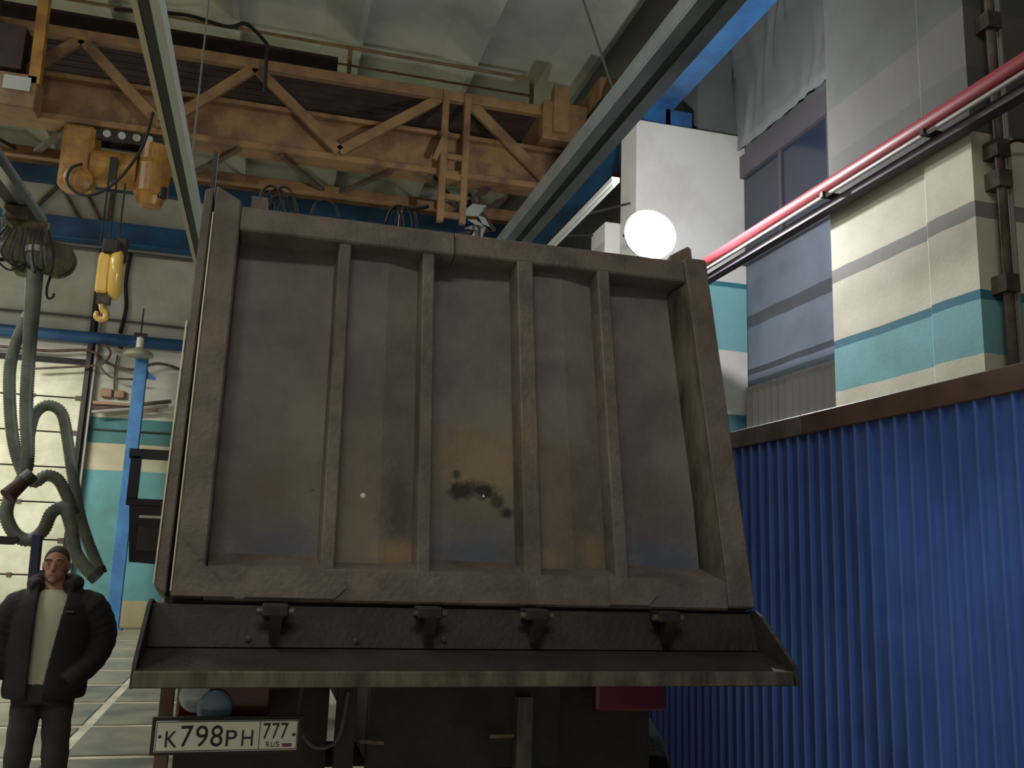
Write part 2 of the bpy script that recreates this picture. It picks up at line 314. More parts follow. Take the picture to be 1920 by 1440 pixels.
# plastic film draped high on the right wall
mb = MB(); n = 26; rows = []
for j in range(14):
    z = 7.45+j*0.17; row = []
    for i in range(n):
        y = 8.3+2.4*i/(n-1)
        d = 0.09*math.sin(i*0.9+0.5*math.sin(j*0.5))*(0.4+0.6*j/13)+0.05*noise.noise(V((y*2, z*1.5, 3)))
        row.append((XR-0.16-abs(d)-0.0, y+0.12*math.sin(j*0.5+i*0.4), z))
    rows.append(row)
mb.loft(rows, cap=False, closed=False)
film = solo('plastic_film', mb, 'plastic', 'milky plastic film hanging in folds above the dark window', 'plastic film', smooth=True)
md = film.modifiers.new('thickness', 'SOLIDIFY'); md.thickness = 0.006

# ------------------------------------------------------------------ runway, beams, pipes
rw = thing('crane_runway', 'long blue steel crane runway beam on the right pillars', 'runway beam', (4.78, 10, 7.75))
part('bottom_flange', MB().box(4.50, 5.06, YN+0.05, YB-0.01, 8.0, 8.05), 'blue', rw)
part('web', MB().box(4.74, 4.82, YN+0.05, YB-0.01, 8.05, 8.75), 'blue', rw)
part('top_flange', MB().box(4.55, 5.01, YN+0.05, YB-0.01, 8.75, 8.80), 'blue', rw)
part('crane_rail', MB().box(4.74, 4.82, YN+0.05, YB-0.01, 8.80, 8.88), 'steel', rw)
for y in (2.2, 5.2, 8.2, 11.0, 14.2, 17.2, 20.2):
    part('stiffener', MB().box(4.52, 5.04, y-0.012, y+0.012, 8.05, 8.75), 'blue', rw)
part('seat_block', MB().box(4.62, 5.02, 10.8, 11.25, 7.752, 8.0), 'blue', rw)

b1 = thing('roof_beam', 'upper blue beam under the roof at the back wall', 'beam', (-3, YB-0.2, 10.0))
part('beam_web', MB().box(XL+0.02, XR-0.02, YB-0.22, YB-0.01, 9.72, 10.08), 'blue', b1)
part('top_rail', MB().box(XL+0.02, XR-0.02, YB-0.30, YB-0.01, 10.08, 10.34), 'crane', b1)
b2 = thing('wall_beam', 'lower blue beam along the back wall above the hook', 'beam', (-3, YB-0.2, 8.4))
part('beam_web', MB().box(XL+0.02, -1.0, YB-0.20, YB-0.01, 8.44, 8.95), 'blue', b2)
part('flange', MB().box(XL+0.02, -1.0, YB-0.32, YB-0.01, 8.40, 8.44), 'blue', b2)
part('conduit', MB().tube([(XL+0.1, YB-0.06, 8.28), (-1, YB-0.06, 8.28)], 0.04, 8), 'greycable', b2)
wp = thing('wall_pipe', 'thick blue pipe running across the back wall above the lamp', 'pipe', (-4, YB-0.2, 6.1))
part('pipe', MB().tube([(XL+0.05, YB-0.18, 6.22), (1.5, YB-0.18, 6.22)], 0.135, 16), 'blue', wp, smooth=True)
for x in (-9, -6, -3.4, -0.5): part('bracket', MB().box(x-0.03, x+0.03, YB-0.2, YB-0.005, 6.05, 6.09), 'steel', wp)
br = thing('beam_bracing', 'thin dark braces between the two blue back wall beams', 'bracing', (-4, YB-0.15, 8.96))
for x0, x1 in ((-5.6, -5.05), (-4.55, -5.05), (-4.1, -4.55), (-3.95, -3.95)):
    part('brace', MB().bar((x0, YB-0.12, 8.955), (x1, YB-0.12, 9.718), 0.08, 0.05, (0, 1, 0)), 'brownpipe', br)

rp = thing('red_pipe', 'long red pipe running along the right wall in front of the pillar', 'pipe', (4.3, 6, 4.75))
part('pipe', MB().tube([(4.3, -3, 4.93), (4.3, 10.74, 4.93)], 0.055, 14), 'redpipe', rp, smooth=True)
part('thin_pipe', MB().tube([(4.28, -3, 4.845), (4.28, 10.74, 4.845)], 0.018, 8), 'greypipe', rp, smooth=True)
part('channel', MB().box(4.34, 4.44, -3, 10.74, 4.765, 4.825), 'darkbeam', rp)
for y in (2.5, 5.0, 6.2, 9.0):
    part('clamp', MB().box(4.24, 4.46, y-0.02, y+0.02, 4.825, 4.87), 'steel', rp)
cd = thing('wall_conduit', 'brown vertical conduit at the right edge of the cream pillar', 'conduit', (4.62, 4.72, 2.0))
part('pipe', MB().tube([(4.62, 4.72, 0), (4.62, 4.72, HC-0.01)], 0.035, 10), 'brownpipe', cd, smooth=True)
part('pipe', MB().tube([(4.71, 4.74, 0), (4.71, 4.74, HC-0.01)], 0.02, 8), 'greypipe', cd, smooth=True)
for z in (3.7, 4.43, 4.65, 5.6): part('clamp', MB().box(4.56, 4.67, 4.67, 4.80, z-0.06, z+0.06), 'brownpipe', cd)
part('side_wire', MB().tube(curve_pts([(4.62, 4.70, 4.6), (4.72, 4.70, 4.72), (4.9, 4.72, 4.74), (5.3, 4.74, 4.70)], 6), 0.012, 6), 'cable', cd)

bt = thing('batten_light', 'thin pale batten light fixed beside the white crane pillar', 'light fixture', (3.75, 11, 6.2))
part('body', MB().box(3.70, 3.80, 9.6, 12.2, 6.26, 6.32), 'batten', bt)
part('tube', MB().tube([(3.75, 9.66, 6.235), (3.75, 12.14, 6.235)], 0.02, 8), 'batten', bt)
part('bracket', MB().bar((3.75, 10.95, 6.32), (4.49, 10.95, 6.6), 0.025, 0.025), 'steel', bt)
part('bracket', MB().bar((3.75, 11.8, 6.32), (4.27, 11.8, 6.4), 0.025, 0.025), 'steel', bt)

# ------------------------------------------------------------------ floodlight
LX, LY, LZ = 3.505, 8.0, 5.013
fl = thing('floodlight', 'glaring white floodlight glowing above the top rail of the truck body', 'floodlight', (LX, LY, 2.6))
part('pole', MB().tube([(LX, LY+0.16, 0), (LX, LY+0.16, LZ-0.05)], 0.03, 10), 'lampbody', fl)
part('lens', MB().ball((LX, LY-0.02, LZ), (0.27, 0.06, 0.245), 24, 12), 'lampglow', fl, smooth=True)
part('housing', MB().loft([[(LX+math.cos(a)*r, LY+y, LZ+math.sin(a)*r*0.92) for a in [2*math.pi*k/24 for k in range(24)]] for r, y in ((0.285, 0.0), (0.27, 0.04), (0.16, 0.12), (0.08, 0.16))]), 'lampbody', fl)
part('yoke', MB().bar((LX-0.27, LY+0.06, LZ-0.02), (LX+0.27, LY+0.06, LZ-0.02), 0.02, 0.02), 'steel', fl)
ld = bpy.data.lights.new('floodlight_bulb', 'POINT'); ld.energy = 400; ld.shadow_soft_size = 0.06; ld.color = (0.97, 0.985, 1.0)
lo = bpy.data.objects.new('floodlight_bulb', ld); COL.objects.link(lo); lo.parent = fl; lo.location = V((LX, LY-0.02, LZ+0.33))-W[fl]

# ------------------------------------------------------------------ fence
fence = thing('sheet_fence', 'blue corrugated metal fence with brown top rail right of the truck', 'fence', (3.0, 4, 0))
PITCH = 0.107
def sheet(y0, n):
    mb = MB(); pr = []
    for i in range(n):
        y = y0+i*PITCH
        pr += [(3.012, y), (3.012, y+0.076), (2.992, y+0.082), (2.984, y+0.087), (2.984, y+0.093), (2.992, y+0.099)]
    pr.append((3.012, y0+n*PITCH))
    mb.loft([[(x, y, 0.03) for x, y in pr], [(x, y, 2.60) for x, y in pr]], cap=False, closed=False)
    mb.loft([[(x+0.003, y, 0.03) for x, y in pr], [(x+0.003, y, 2.60) for x, y in pr]], cap=False, closed=False)
    return mb
s0 = part('fence_sheet', sheet(0.2, 11), 'fence', fence)
for k in range(1, 7): share(s0, "fence_sheet", (0.0015*(k % 2), 1.177*k, 0), fence)
part('top_rail', MB().box(2.975, 3.05, 0.2, 4.62, 2.575, 2.69), 'fencerail', fence, 0.004)
part('top_rail', MB().box(2.975, 3.05, 4.62, 7.9, 2.575, 2.69), 'fencerailgrey', fence, 0.004, label='grey worn length of the top rail')
part('lower_rail', MB().box(3.017, 3.07, 0.2, 7.9, 0.5, 0.56), 'fencerail', fence)
for y in (0.5, 3.0, 5.5, 7.8): part('post', MB().box(3.07, 3.13, y-0.03, y+0.03, 0, 2.575), 'fencerail', fence)

# ------------------------------------------------------------------ dump truck
truck = thing('dump_truck', 'rusty brown dump truck seen from behind filling the middle of the hall', 'truck', (0.92, 7.0, 0))
G0 = V((0, 3.84, 1.62)); GS = V((0, 0.36, 1.76)).normalized(); GN = V((0, -GS.z, GS.y))
def gp(u, s, d=0.0): return G0+V((u, 0, 0))+GS*s+GN*d
def gbox(mb, u0, u1, s0, s1, d0, d1, du=0.0):   # du: narrowing of the front face
    return mb.hexa([gp(u0, s0, d0), gp(u1, s0, d0), gp(u1-du, s0, d1), gp(u0+du, s0, d1), gp(u0, s1, d0), gp(u1, s1, d0), gp(u1-du, s1, d1), gp(u0+du, s1, d1)])
tg = part('tailgate', gbox(MB(), -0.30, 2.19, 0.02, 1.78, -0.19, -0.165), 'panel', truck)
# frame members
part('left_post', MB().prism([gp(-0.325, 0.01, 0), gp(-0.205, 0.01, 0), gp(-0.215, 1.83, 0), gp(-0.335, 1.90, 0)], GN*-0.16), 'frame', tg, 0.008)
part('right_post', MB().prism([gp(2.085, 0.01, 0), gp(2.22, 0.01, 0), gp(2.165, 1.83, 0), gp(2.035, 1.83, 0)], GN*-0.16), 'frame', tg, 0.008)
part('right_post_flank', MB().hexa([gp(2.03, 0.13, -0.15), gp(2.085, 0.13, -0.15), gp(2.085, 0.13, -0.002), gp(2.070, 0.13, -0.002), gp(1.975, 1.66, -0.15), gp(2.035, 1.66, -0.15), gp(2.035, 1.66, -0.002), gp(2.022, 1.66, -0.002)]), 'lip', tg)
part('top_rail', gbox(MB(), -0.212, 0.80, 1.675, 1.80, -0.16, 0.004), 'frame', tg, 0.008)
part('top_rail', gbox(MB(), 0.80, 2.04, 1.69, 1.81, -0.16, -0.012), 'frame', tg, 0.008)
part('bottom_rail', gbox(MB(), -0.205, 2.085, 0.0, 0.135, -0.16, -0.001), 'frame', tg, 0.008)
part('bottom_slope', MB().hexa([gp(-0.2, 0.13, -0.15), gp(2.08, 0.13, -0.15), gp(2.08, 0.13, -0.004), gp(-0.2, 0.13, -0.004), gp(-0.2, 0.215, -0.15), gp(2.08, 0.215, -0.15), gp(2.08, 0.14, -0.02), gp(-0.2, 0.14, -0.02)]), 'frame', tg)
part('gusset', MB().prism([gp(-0.318, 0.245, 0.002), gp(-0.318, 0.012, 0.002), gp(-0.086, 0.012, 0.002)], GN*0.008), 'frame', tg)
for u0, u1 in ((-0.05, 0.35), (1.50, 1.73)):
    part('splice_plate', MB().prism([gp(u0, 0.012, 0.002), gp(u1-0.045, 0.012, 0.002), gp(u1, 0.055, 0.002), gp(u1, 0.085, 0.002), gp(u1-0.045, 0.128, 0.002), gp(u0, 0.128, 0.002)], GN*0.006), 'frame', tg)
part('edge_highlight', MB().hexa([gp(-0.329, 0.03, -0.004), gp(-0.324, 0.03, -0.004), gp(-0.324, 0.03, 0.002), gp(-0.329, 0.03, 0.002), gp(-0.339, 1.75, -0.004), gp(-0.334, 1.75, -0.004), gp(-0.334, 1.75, 0.002), gp(-0.339, 1.75, 0.002)]), 'lightalu', tg, label='pale strip painted as the edge highlight')  # pale strip painted in as the highlight on the left post edge
ribs = ((0.243, 0.300), (0.645, 0.702), (1.120, 1.200), (1.545, 1.608))
for u0, u1 in ribs:
    part('rib', gbox(MB(), u0-0.012, u1+0.012, 0.13, 1.70, -0.16, -0.012, 0.012), 'frame', tg, 0.006)
edges = [(-0.21, 0.235), (0.305, 0.64), (0.708, 1.112), (1.206, 1.54), (1.612, 2.02)]
for k, (u0, u1) in enumerate(edges):
    d = -0.135 if k % 2 == 0 else -0.085
    c = (u0+u1)/2+(0.0 if k != 1 else 0.015)
    mb = MB()
    if k % 2 == 0:
        q = u0+0.12
        mb.hexa([gp(u0, 0.17, -0.16), gp(u1, 0.17, -0.16), gp(u1, 0.17, d), gp(u0, 0.17, d-0.018), gp(u0, 1.70, -0.16), gp(u1, 1.70, -0.16), gp(u1, 1.70, d), gp(u0, 1.70, d-0.018)])
    else:
        mb.prism([gp(u0, 0.15, -0.16), gp(u1, 0.15, -0.16), gp(u1, 0.15, d-0.03), gp(c, 0.15, d), gp(u0, 0.15, d-0.004)], GS*1.55)
    part('panel', mb, 'panel', tg)
    if k == 2:
        part('rust_hole_light', MB().prism([gp(0.958, 0.505, d+0.0048), gp(0.972, 0.503, d+0.0048), gp(0.966, 0.52, d+0.0048)], GN*0.001), 'holewhite', tg)  # white chip stands in for light coming through the rust hole
    if k == 1:
        part('hole_disc', MB().lathe(gp(0.412, 0.472, -0.089), GN, [(0.012, -0.005), (0.012, 0.004), (0.006, 0.009)], 12), 'holewhite', tg)  # white disc stands in for a hole with light behind it
    if k == 0:
        part('hole_disc', MB().lathe(gp(0.196, 0.503, -0.145), GN, [(0.010, -0.005), (0.010, 0.006), (0.005, 0.012)], 12), 'lip', tg)  # small steel disc stands in for a small hole in the sheet
# body: side walls, floor, front wall, rear corner posts
bed = part('bed', MB().box(-0.30, 2.16, 4.02, 9.1, 1.50, 1.62), 'apron', truck)
part('side_wall', MB().prism([(-0.36, 4.0, 1.55), (-0.36, 9.1, 1.55), (-0.36, 9.1, 3.45), (-0.36, 4.36, 3.45)], (0.06, 0, 0)), 'frame', bed)
part('side_wall', MB().prism([(2.14, 4.0, 1.55), (2.14, 9.1, 1.55), (2.14, 9.1, 3.45), (2.14, 4.36, 3.45)], (0.06, 0, 0)), 'frame', bed)
part('front_wall', MB().box(-0.36, 2.2, 9.1, 9.18, 1.5, 3.6), 'frame', bed)
part('corner_post', MB().prism([gp(-0.392, 0.05, -0.02), gp(-0.345, 0.02, -0.02), gp(-0.345, 1.90, -0.02), gp(-0.385, 1.88, -0.02)], GN*-0.22), 'frame', bed, 0.006)
part('edge_highlight', gbox(MB(), -0.397, -0.391, 0.06, 1.2, -0.03, -0.018), 'lightalu', bed, label='pale strip painted as the edge highlight')  # pale strip standing in for the corner post's edge highlight
part('corner_cap', MB().prism([gp(-0.345, 1.88, -0.17), gp(-0.215, 1.80, -0.17), gp(-0.215, 1.855, -0.17), gp(-0.32, 1.95, -0.17), gp(-0.345, 1.95, -0.17)], GN*-0.1), 'frame', bed)
part('corner_cap', MB().prism([gp(2.035, 1.80, -0.165), gp(2.172, 1.80, -0.165), gp(2.170, 1.99, -0.165), gp(2.15, 2.0, -0.165), gp(2.04, 1.93, -0.165)], GN*-0.1), 'frame', bed)
part('stake', MB().box(-0.372, -0.35, 4.33, 4.35, 3.40, 3.69), 'steel', bed)
part('latch_box', MB().box(-0.175, -0.10, 4.25, 4.33, 3.40, 3.46), 'frame', bed)
# apron below the tailgate
ap = part('apron', MB().hexa([(-0.40, 3.80, 1.445), (2.22, 3.80, 1.445), (2.22, 3.90, 1.445), (-0.40, 3.90, 1.445), (-0.40, 3.86, 1.60), (2.22, 3.86, 1.60), (2.22, 3.96, 1.60), (-0.40, 3.96, 1.60)]), 'apron', truck)
part('shelf', MB().hexa([(-0.385, 3.50, 1.335), (2.185, 3.50, 1.335), (2.22, 3.84, 1.36), (-0.40, 3.84, 1.36), (-0.385, 3.50, 1.392), (2.185, 3.50, 1.392), (2.22, 3.84, 1.445), (-0.40, 3.84, 1.445)]), 'apron', ap)
part('lip', MB().box(-0.39, 2.19, 3.488, 3.502, 1.338, 1.394), 'lip', ap, 0.004)
for x in (-0.40, 2.20):
    part('side_cheek', MB().prism([(x, 3.49, 1.335), (x, 3.95, 1.335), (x, 3.97, 1.60), (x, 3.84, 1.62), (x, 3.78, 1.60), (x, 3.52, 1.42)], (0.014 if x < 0 else 0.02, 0, 0)), 'apron', ap)
part('gap_shadow_bar', MB().box(-0.32, 2.2, 3.90, 3.96, 1.585, 1.615), 'chassis', ap)  # dark bar standing in for the shadow in the gap under the tailgate
for u in (0.075, 0.686, 1.143, 1.744):
    h = part('hinge', MB().box(u-0.05, u+0.05, 3.74, 3.86, 1.565, 1.612), 'apron', ap, 0.005)
    part('hinge_arm', MB().hexa([(u-0.016, 3.765, 1.47), (u+0.02, 3.765, 1.47), (u+0.02, 3.80, 1.47), (u-0.016, 3.80, 1.47), (u-0.022, 3.73, 1.57), (u+0.03, 3.73, 1.57), (u+0.03, 3.80, 1.57), (u-0.022, 3.80, 1.57)]), 'chassis', h)
    part('hinge_pin', MB().lathe((u-0.07, 3.765, 1.585), (1, 0, 0), [(0.014, 0), (0.014, 0.14)], 10), 'lip', h)
for u, z in ((-0.02, 1.475), (0.76, 1.48), (0.40, 1.47)):
    part('bolt', MB().lathe((u, 3.82, z), (0, -1, 0), [(0.012, -0.03), (0.012, 0.02), (0.006, 0.022)], 8), 'lip', ap)
# under the body
ch = part('chassis_frame', MB().box(0.50, 0.60, 4.1, 11.6, 0.95, 1.25).box(1.25, 1.35, 4.1, 11.6, 0.95, 1.25), 'chassis', truck)
part('crossmember', MB().box(0.50, 1.35, 4.05, 4.12, 0.92, 1.28), 'chassis', ch)
part('upright', MB().box(0.36, 0.44, 4.0, 4.06, 0.55, 1.30), 'chassis', ch)
part('upright', MB().box(1.14, 1.21, 4.0, 4.06, 0.55, 1.22), 'lip', ch)
part('bumper_bar', MB().box(-0.28, 2.12, 4.06, 4.16, 0.50, 0.62), 'chassis', ch)
part('tipping_pivot', MB().box(0.48, 1.37, 4.12, 4.30, 1.25, 1.50), 'chassis', ch)
part('air_hose', MB().tube(curve_pts([(0.21, 3.97, 1.28), (0.20, 3.95, 1.15), (0.25, 3.94, 1.06), (0.31, 3.94, 1.04), (0.37, 3.95, 1.08), (0.40, 3.97, 1.25)], 8), 0.008, 8), 'greycable', ch)
part('lever', MB().bar((0.46, 4.0, 1.05), (0.56, 3.98, 1.045), 0.012, 0.015), 'lip', ch)
part('lever', MB().bar((1.02, 4.0, 1.06), (1.12, 3.98, 1.065), 0.012, 0.015), 'lip', ch)
part('mudguard_edge', MB().box(-0.335, -0.285, 3.96, 4.02, 0.6, 1.335), 'fencerail', ch)
for x0, x1 in ((-0.28, 0.34), (1.22, 1.84)):
    part('mudflap', MB().box(x0, x1, 4.18, 4.2, 0.35, 1.30), 'chassis', ch)
for y in (4.95, 6.30):
    part('axle', MB().tube([(-0.2, y, 0.52), (2.05, y, 0.52)], 0.08, 12), 'chassis', ch)
    for x in (-0.28, 0.04, 1.54, 1.86):
        w = part('wheel', MB().lathe((x, y, 0.52), (1, 0, 0), [(0.28, 0), (0.46, 0), (0.51, 0.04), (0.52, 0.09), (0.52, 0.19), (0.51, 0.24), (0.46, 0.28), (0.28, 0.28)], 28), 'rubber', truck)
        part('rim', MB().lathe((x+0.02, y, 0.52), (1, 0, 0), [(0.05, 0.06), (0.285, 0.0), (0.285, 0.24), (0.05, 0.18)], 20), 'steel', w)
for x in (-0.28, 1.83):
    w = part('wheel', MB().lathe((x, 10.4, 0.52), (1, 0, 0), [(0.28, 0), (0.46, 0), (0.52, 0.06), (0.52, 0.24), (0.46, 0.3), (0.28, 0.3)], 28), 'rubber', truck)
    part('rim', MB().lathe((x+0.02, 10.4, 0.52), (1, 0, 0), [(0.05, 0.06), (0.285, 0.0), (0.285, 0.26), (0.05, 0.2)], 20), 'steel', w)
tl = part('tail_lamp', MB().box(-0.27, 0.09, 3.93, 4.02, 1.16, 1.305), 'redlens', truck, 0.012)
part('lamp_lens', MB().lathe((-0.20, 3.93, 1.245), (0, -1, 0), [(0.062, -0.01), (0.062, 0.008), (0.045, 0.018), (0.0, 0.022)], 24), 'whitelens', tl, smooth=True)
part('lamp_lens', MB().lathe((-0.125, 3.915, 1.20), (0, -1, 0), [(0.068, -0.02), (0.068, 0.008), (0.048, 0.02), (0.0, 0.025)], 24), 'bluelens', tl, smooth=True)
part('tail_lamp', MB().box(1.50, 1.84, 3.98, 4.05, 1.16, 1.30), 'redlens', truck, 0.012)
# number plate
pl = part('number_plate', MB().box(-0.325, 0.197, 3.80, 3.806, 1.062, 1.174), 'white', truck, 0.002)
part('plate_holder', MB().box(-0.34, 0.215, 3.807, 3.83, 1.05, 1.185).box(-0.2, 0.1, 3.83, 4.06, 1.09, 1.12), 'chassis', pl)
part('border', MB().box(-0.323, 0.195, 3.7985, 3.80, 1.169, 1.1715).box(-0.323, 0.195, 3.7985, 3.80, 1.0645, 1.067).box(-0.323, -0.3205, 3.7985, 3.80, 1.067, 1.169).box(0.1925, 0.195, 3.7985, 3.80, 1.067, 1.169).box(0.052, 0.0545, 3.7985, 3.80, 1.067, 1.169), 'black', pl)
def lettering(txt, x, z, h, w, parent, m='black'):
    cu = bpy.data.curves.new('character', 'FONT'); cu.body = txt; cu.size = 1; cu.extrude = 0
    o = bpy.data.objects.new('character', cu); COL.objects.link(o); bpy.context.view_layer.update()
    me = bpy.data.meshes.new_from_object(o.evaluated_get(bpy.context.evaluated_depsgraph_get())); bpy.data.objects.remove(o)
    xs = [v.co.x for v in me.vertices]; ys_ = [v.co.y for v in me.vertices]; base = W[parent]
    for v in me.vertices:
        u = (v.co.x-min(xs))/(max(xs)-min(xs)); t = (v.co.y-min(ys_))/(max(ys_)-min(ys_))
        v.co = V((x+u*w, 3.7982, z+t*h))-base
    me.materials.append(M[m]); q = bpy.data.objects.new('character', me); COL.objects.link(q); q.parent = parent; W[q] = base
for t, x, h, w in (('K', -0.288, 0.058, 0.042), ('7', -0.234, 0.076, 0.044), ('9', -0.180, 0.076, 0.044), ('8', -0.126, 0.076, 0.044), ('P', -0.070, 0.058, 0.040), ('H', -0.012, 0.058, 0.042)):
    lettering(t, x, 1.08, h, w, pl)
for i in range(3): lettering('7', 0.066+0.033*i, 1.104, 0.058, 0.028, pl)
for i, t in enumerate('RUS'): lettering(t, 0.080+0.018*i, 1.074, 0.020, 0.014, pl)
for i, m in enumerate(('flagred', 'flagblue', 'white')): part('flag_stripe', MB().box(0.140, 0.176, 3.7985, 3.80, 1.074+0.0067*i, 1.0807+0.0067*i), m, pl)
for x in (-0.308, 0.182): part('screw', MB().lathe((x, 3.80, 1.118), (0, -1, 0), [(0.006, 0), (0.006, 0.003), (0.002, 0.004)], 10), 'steel', pl)
# cab with its open left door
cb = part('cab', MB().prism([(-0.33, 9.5, 0.9), (-0.33, 11.6, 0.9), (-0.33, 11.65, 1.9), (-0.33, 11.4, 3.0), (-0.33, 9.5, 3.05)], (2.5, 0, 0)), 'cab', truck, 0.05)
part('windscreen', MB().hexa([(-0.2, 11.66, 1.95), (2.04, 11.66, 1.95), (2.04, 11.64, 1.95), (-0.2, 11.64, 1.95), (-0.2, 11.44, 2.9), (2.04, 11.44, 2.9), (2.04, 11.42, 2.9), (-0.2, 11.42, 2.9)]), 'windowdark', cb)
dr = part('cab_door', MB().box(-1.50, -0.36, 11.0, 11.07, 2.22, 2.30).box(-1.50, -1.385, 11.0, 11.07, 2.30, 2.78).box(-0.5, -0.36, 11.0, 11.07, 2.30, 2.78).box(-1.52, -0.36, 11.0, 11.07, 2.745, 2.86), 'cab', truck, 0.006, label='open black cab door with window')
part('door_skin', MB().prism([(-1.46, 11.0, 2.22), (-1.40, 11.0, 1.60), (-1.15, 11.0, 1.585), (-0.9, 11.0, 1.52), (-0.36, 11.0, 1.52), (-0.36, 11.0, 2.22)], (0, 0.07, 0)), 'cab', dr)
part('door_glass', MB().box(-1.385, -0.5, 11.03, 11.036, 2.30, 2.745), 'glass', dr)
part('grab_bar', MB().box(-1.34, -0.9, 10.97, 11.0, 2.085, 2.115), 'alu', dr)
part('door_pocket', MB().box(-1.33, -0.6, 10.965, 11.0, 1.72, 1.98), 'chassis', dr, 0.01)

# cable hoops lying on the top rail
def hoops(label, arcs, dy):
    t = thing('cable_bundle', label, 'cable', (sum(a[0] for a in arcs)/len(arcs), 4.27, 3.38), 'black cables on the truck top rail')
    for k, (x0, x1, h) in enumerate(arcs):
        y = 4.26+dy*k; xm = (x0+x1)/2; zb = 3.40
        part('cable', MB().tube(curve_pts([(x0, y, zb), (x0+0.15*(x1-x0), y, zb+h*0.7), (xm, y+0.01, zb+h), (x1-0.15*(x1-x0), y, zb+h*0.7), (x1, y, zb)], 6), 0.006, 6), 'cable', t, smooth=True)
    return t
hoops('tight bundle of black cable loops at the left end of the top rail', [(-0.15, -0.03, 0.13), (-0.12, 0.0, 0.12), (-0.09, 0.03, 0.14), (-0.14, -0.07, 0.11), (-0.05, 0.04, 0.10), (-0.11, -0.02, 0.09)], 0.008)
hoops('single black cable arch on the left part of the top rail', [(0.10, 0.235, 0.09)], 0)
h3 = hoops('standing black cable loops on the middle of the top rail', [(0.46, 0.60, 0.115), (0.47, 0.55, 0.10), (0.51, 0.62, 0.12), (0.52, 0.54, 0.11)], 0.006)
part('cable_end', MB().tube(curve_pts([(0.54, 4.26, 3.50), (0.58, 4.27, 3.505), (0.64, 4.27, 3.52), (0.67, 4.28, 3.535)], 5), 0.011, 6), 'cable', h3)

# ------------------------------------------------------------------ bridge crane
cr = thing('bridge_crane', 'ochre overhead bridge crane with lattice truss and walkway spanning the hall', 'crane', (-2, 13.5, 7.6))
XA = XL+0.4; YF = 13.3
mg = part('main_girder', MB().box(XA, 4.3, 13.52, 13.58, 7.78, 8.36), 'crane', cr)
part('bottom_flange', MB().box(XA, 4.3, 13.34, 13.76, 7.68, 7.78), 'crane', mg, 0.01)
part('top_flange', MB().box(XA, 4.3, 13.38, 13.72, 8.36, 8.43), 'crane', mg, 0.01)
part('top_chord', MB().box(XA, 4.1, 13.24, 13.38, 8.92, 9.08), 'crane', cr, 0.01)
T = 8.95; B = 7.80
nodes = [(-8.1, B), (-6.85, T), (-5.6, B), (-4.35, T), (-3.1, T), (-1.9, B), (-0.67, T), (0.67, B), (2.2, T)]
nodes = [(-8.0, B), (-6.8, T), (-5.55, B), (-4.32, B), (-3.1, T), (-1.9, B), (-0.67, T), (0.67, B), (2.2, T)]
for (x0, z0), (x1, z1) in zip(nodes[:-1], nodes[1:]):
    if z0 != z1: part('diagonal', MB().bar((x0, 13.30, z0), (x1, 13.30, z1), 0.07, 0.15, (0, 0, 1)), 'crane', cr)
part('diagonal', MB().bar((2.62, 13.30, 8.98), (3.95, 13.30, 7.85), 0.07, 0.17), 'crane', cr)
part('diagonal', MB().bar((2.7, 13.6, 7.75), (4.2, 13.9, 8.15), 0.07, 0.12), 'crane', cr)
for x in (2.27, 2.62): part('ladder_post', MB().box(x-0.05, x+0.05, 13.2, 13.3, 6.86, 9.05), 'crane', cr)
for z in (6.98, 7.28, 7.62, 7.95): part('ladder_rung', MB().box(2.32, 2.57, 13.22, 13.28, z-0.045, z+0.045), 'crane', cr)
part('knee_brace', MB().bar((2.30, 13.2, 8.35), (2.13, 13.2, 7.85), 0.05, 0.08), 'crane', cr)
for k in range(6):
    part('deck_board', MB().box(XA, 4.05, 13.42+0.21*k, 13.61+0.21*k, 8.98, 9.03), 'craneplank', cr)
part('toe_board', MB().box(XA, 0.6, 14.62, 14.66, 9.25, 10.1), 'craneplank', cr)
part('toe_board', MB().box(0.6, 4.05, 14.62, 14.66, 9.3, 9.72), 'craneplank', cr)
part('rear_chord', MB().box(XA, 4.2, 14.42, 14.56, 7.52, 7.68), 'crane', cr, 0.01)
part('rear_top_chord', MB().box(XA, 4.05, 14.5, 14.62, 9.0, 9.25), 'crane', cr, 0.01)
for k in range(-3, 2):
    part('lower_brace', MB().bar((-0.80+2.3*k, 13.4, 7.66), (-1.50+2.3*k, 14.45, 7.6), 0.09, 0.06), 'brownpipe', cr)
    part('lower_brace', MB().bar((-0.20+2.3*k, 13.4, 7.66), (0.50+2.3*k, 14.45, 7.6), 0.09, 0.06), 'brownpipe', cr)
for x in (-8.9, -5.6, -2.4, 0.8, 4.08): part('rail_post', MB().box(x-0.035, x+0.035, 14.66, 14.72, 9.05, 10.35), 'crane', cr)
part('hand_rail', MB().tube([(XA, 14.69, 10.35), (4.11, 14.69, 10.35)], 0.03, 8), 'crane', cr)
part('knee_rail', MB().tube([(XA, 14.69, 10.02), (4.11, 14.69, 10.02)], 0.022, 8), 'crane', cr)
et = part('end_carriage', MB().box(4.60, 4.96, 12.5, 15.6, 8.96, 9.35), 'crane', cr, 0.02)
part('end_joint', MB().box(3.85, 4.62, 13.1, 14.6, 8.45, 9.12), 'crane', et, 0.02)
part('end_post', MB().box(4.0, 4.25, 13.0, 13.2, 8.55, 9.35), 'crane', et)
for y in (12.8, 15.3): part('track_wheel', MB().lathe((4.72, y, 9.03), (1, 0, 0), [(0.15, 0), (0.15, 0.12)], 16), 'steel', et)
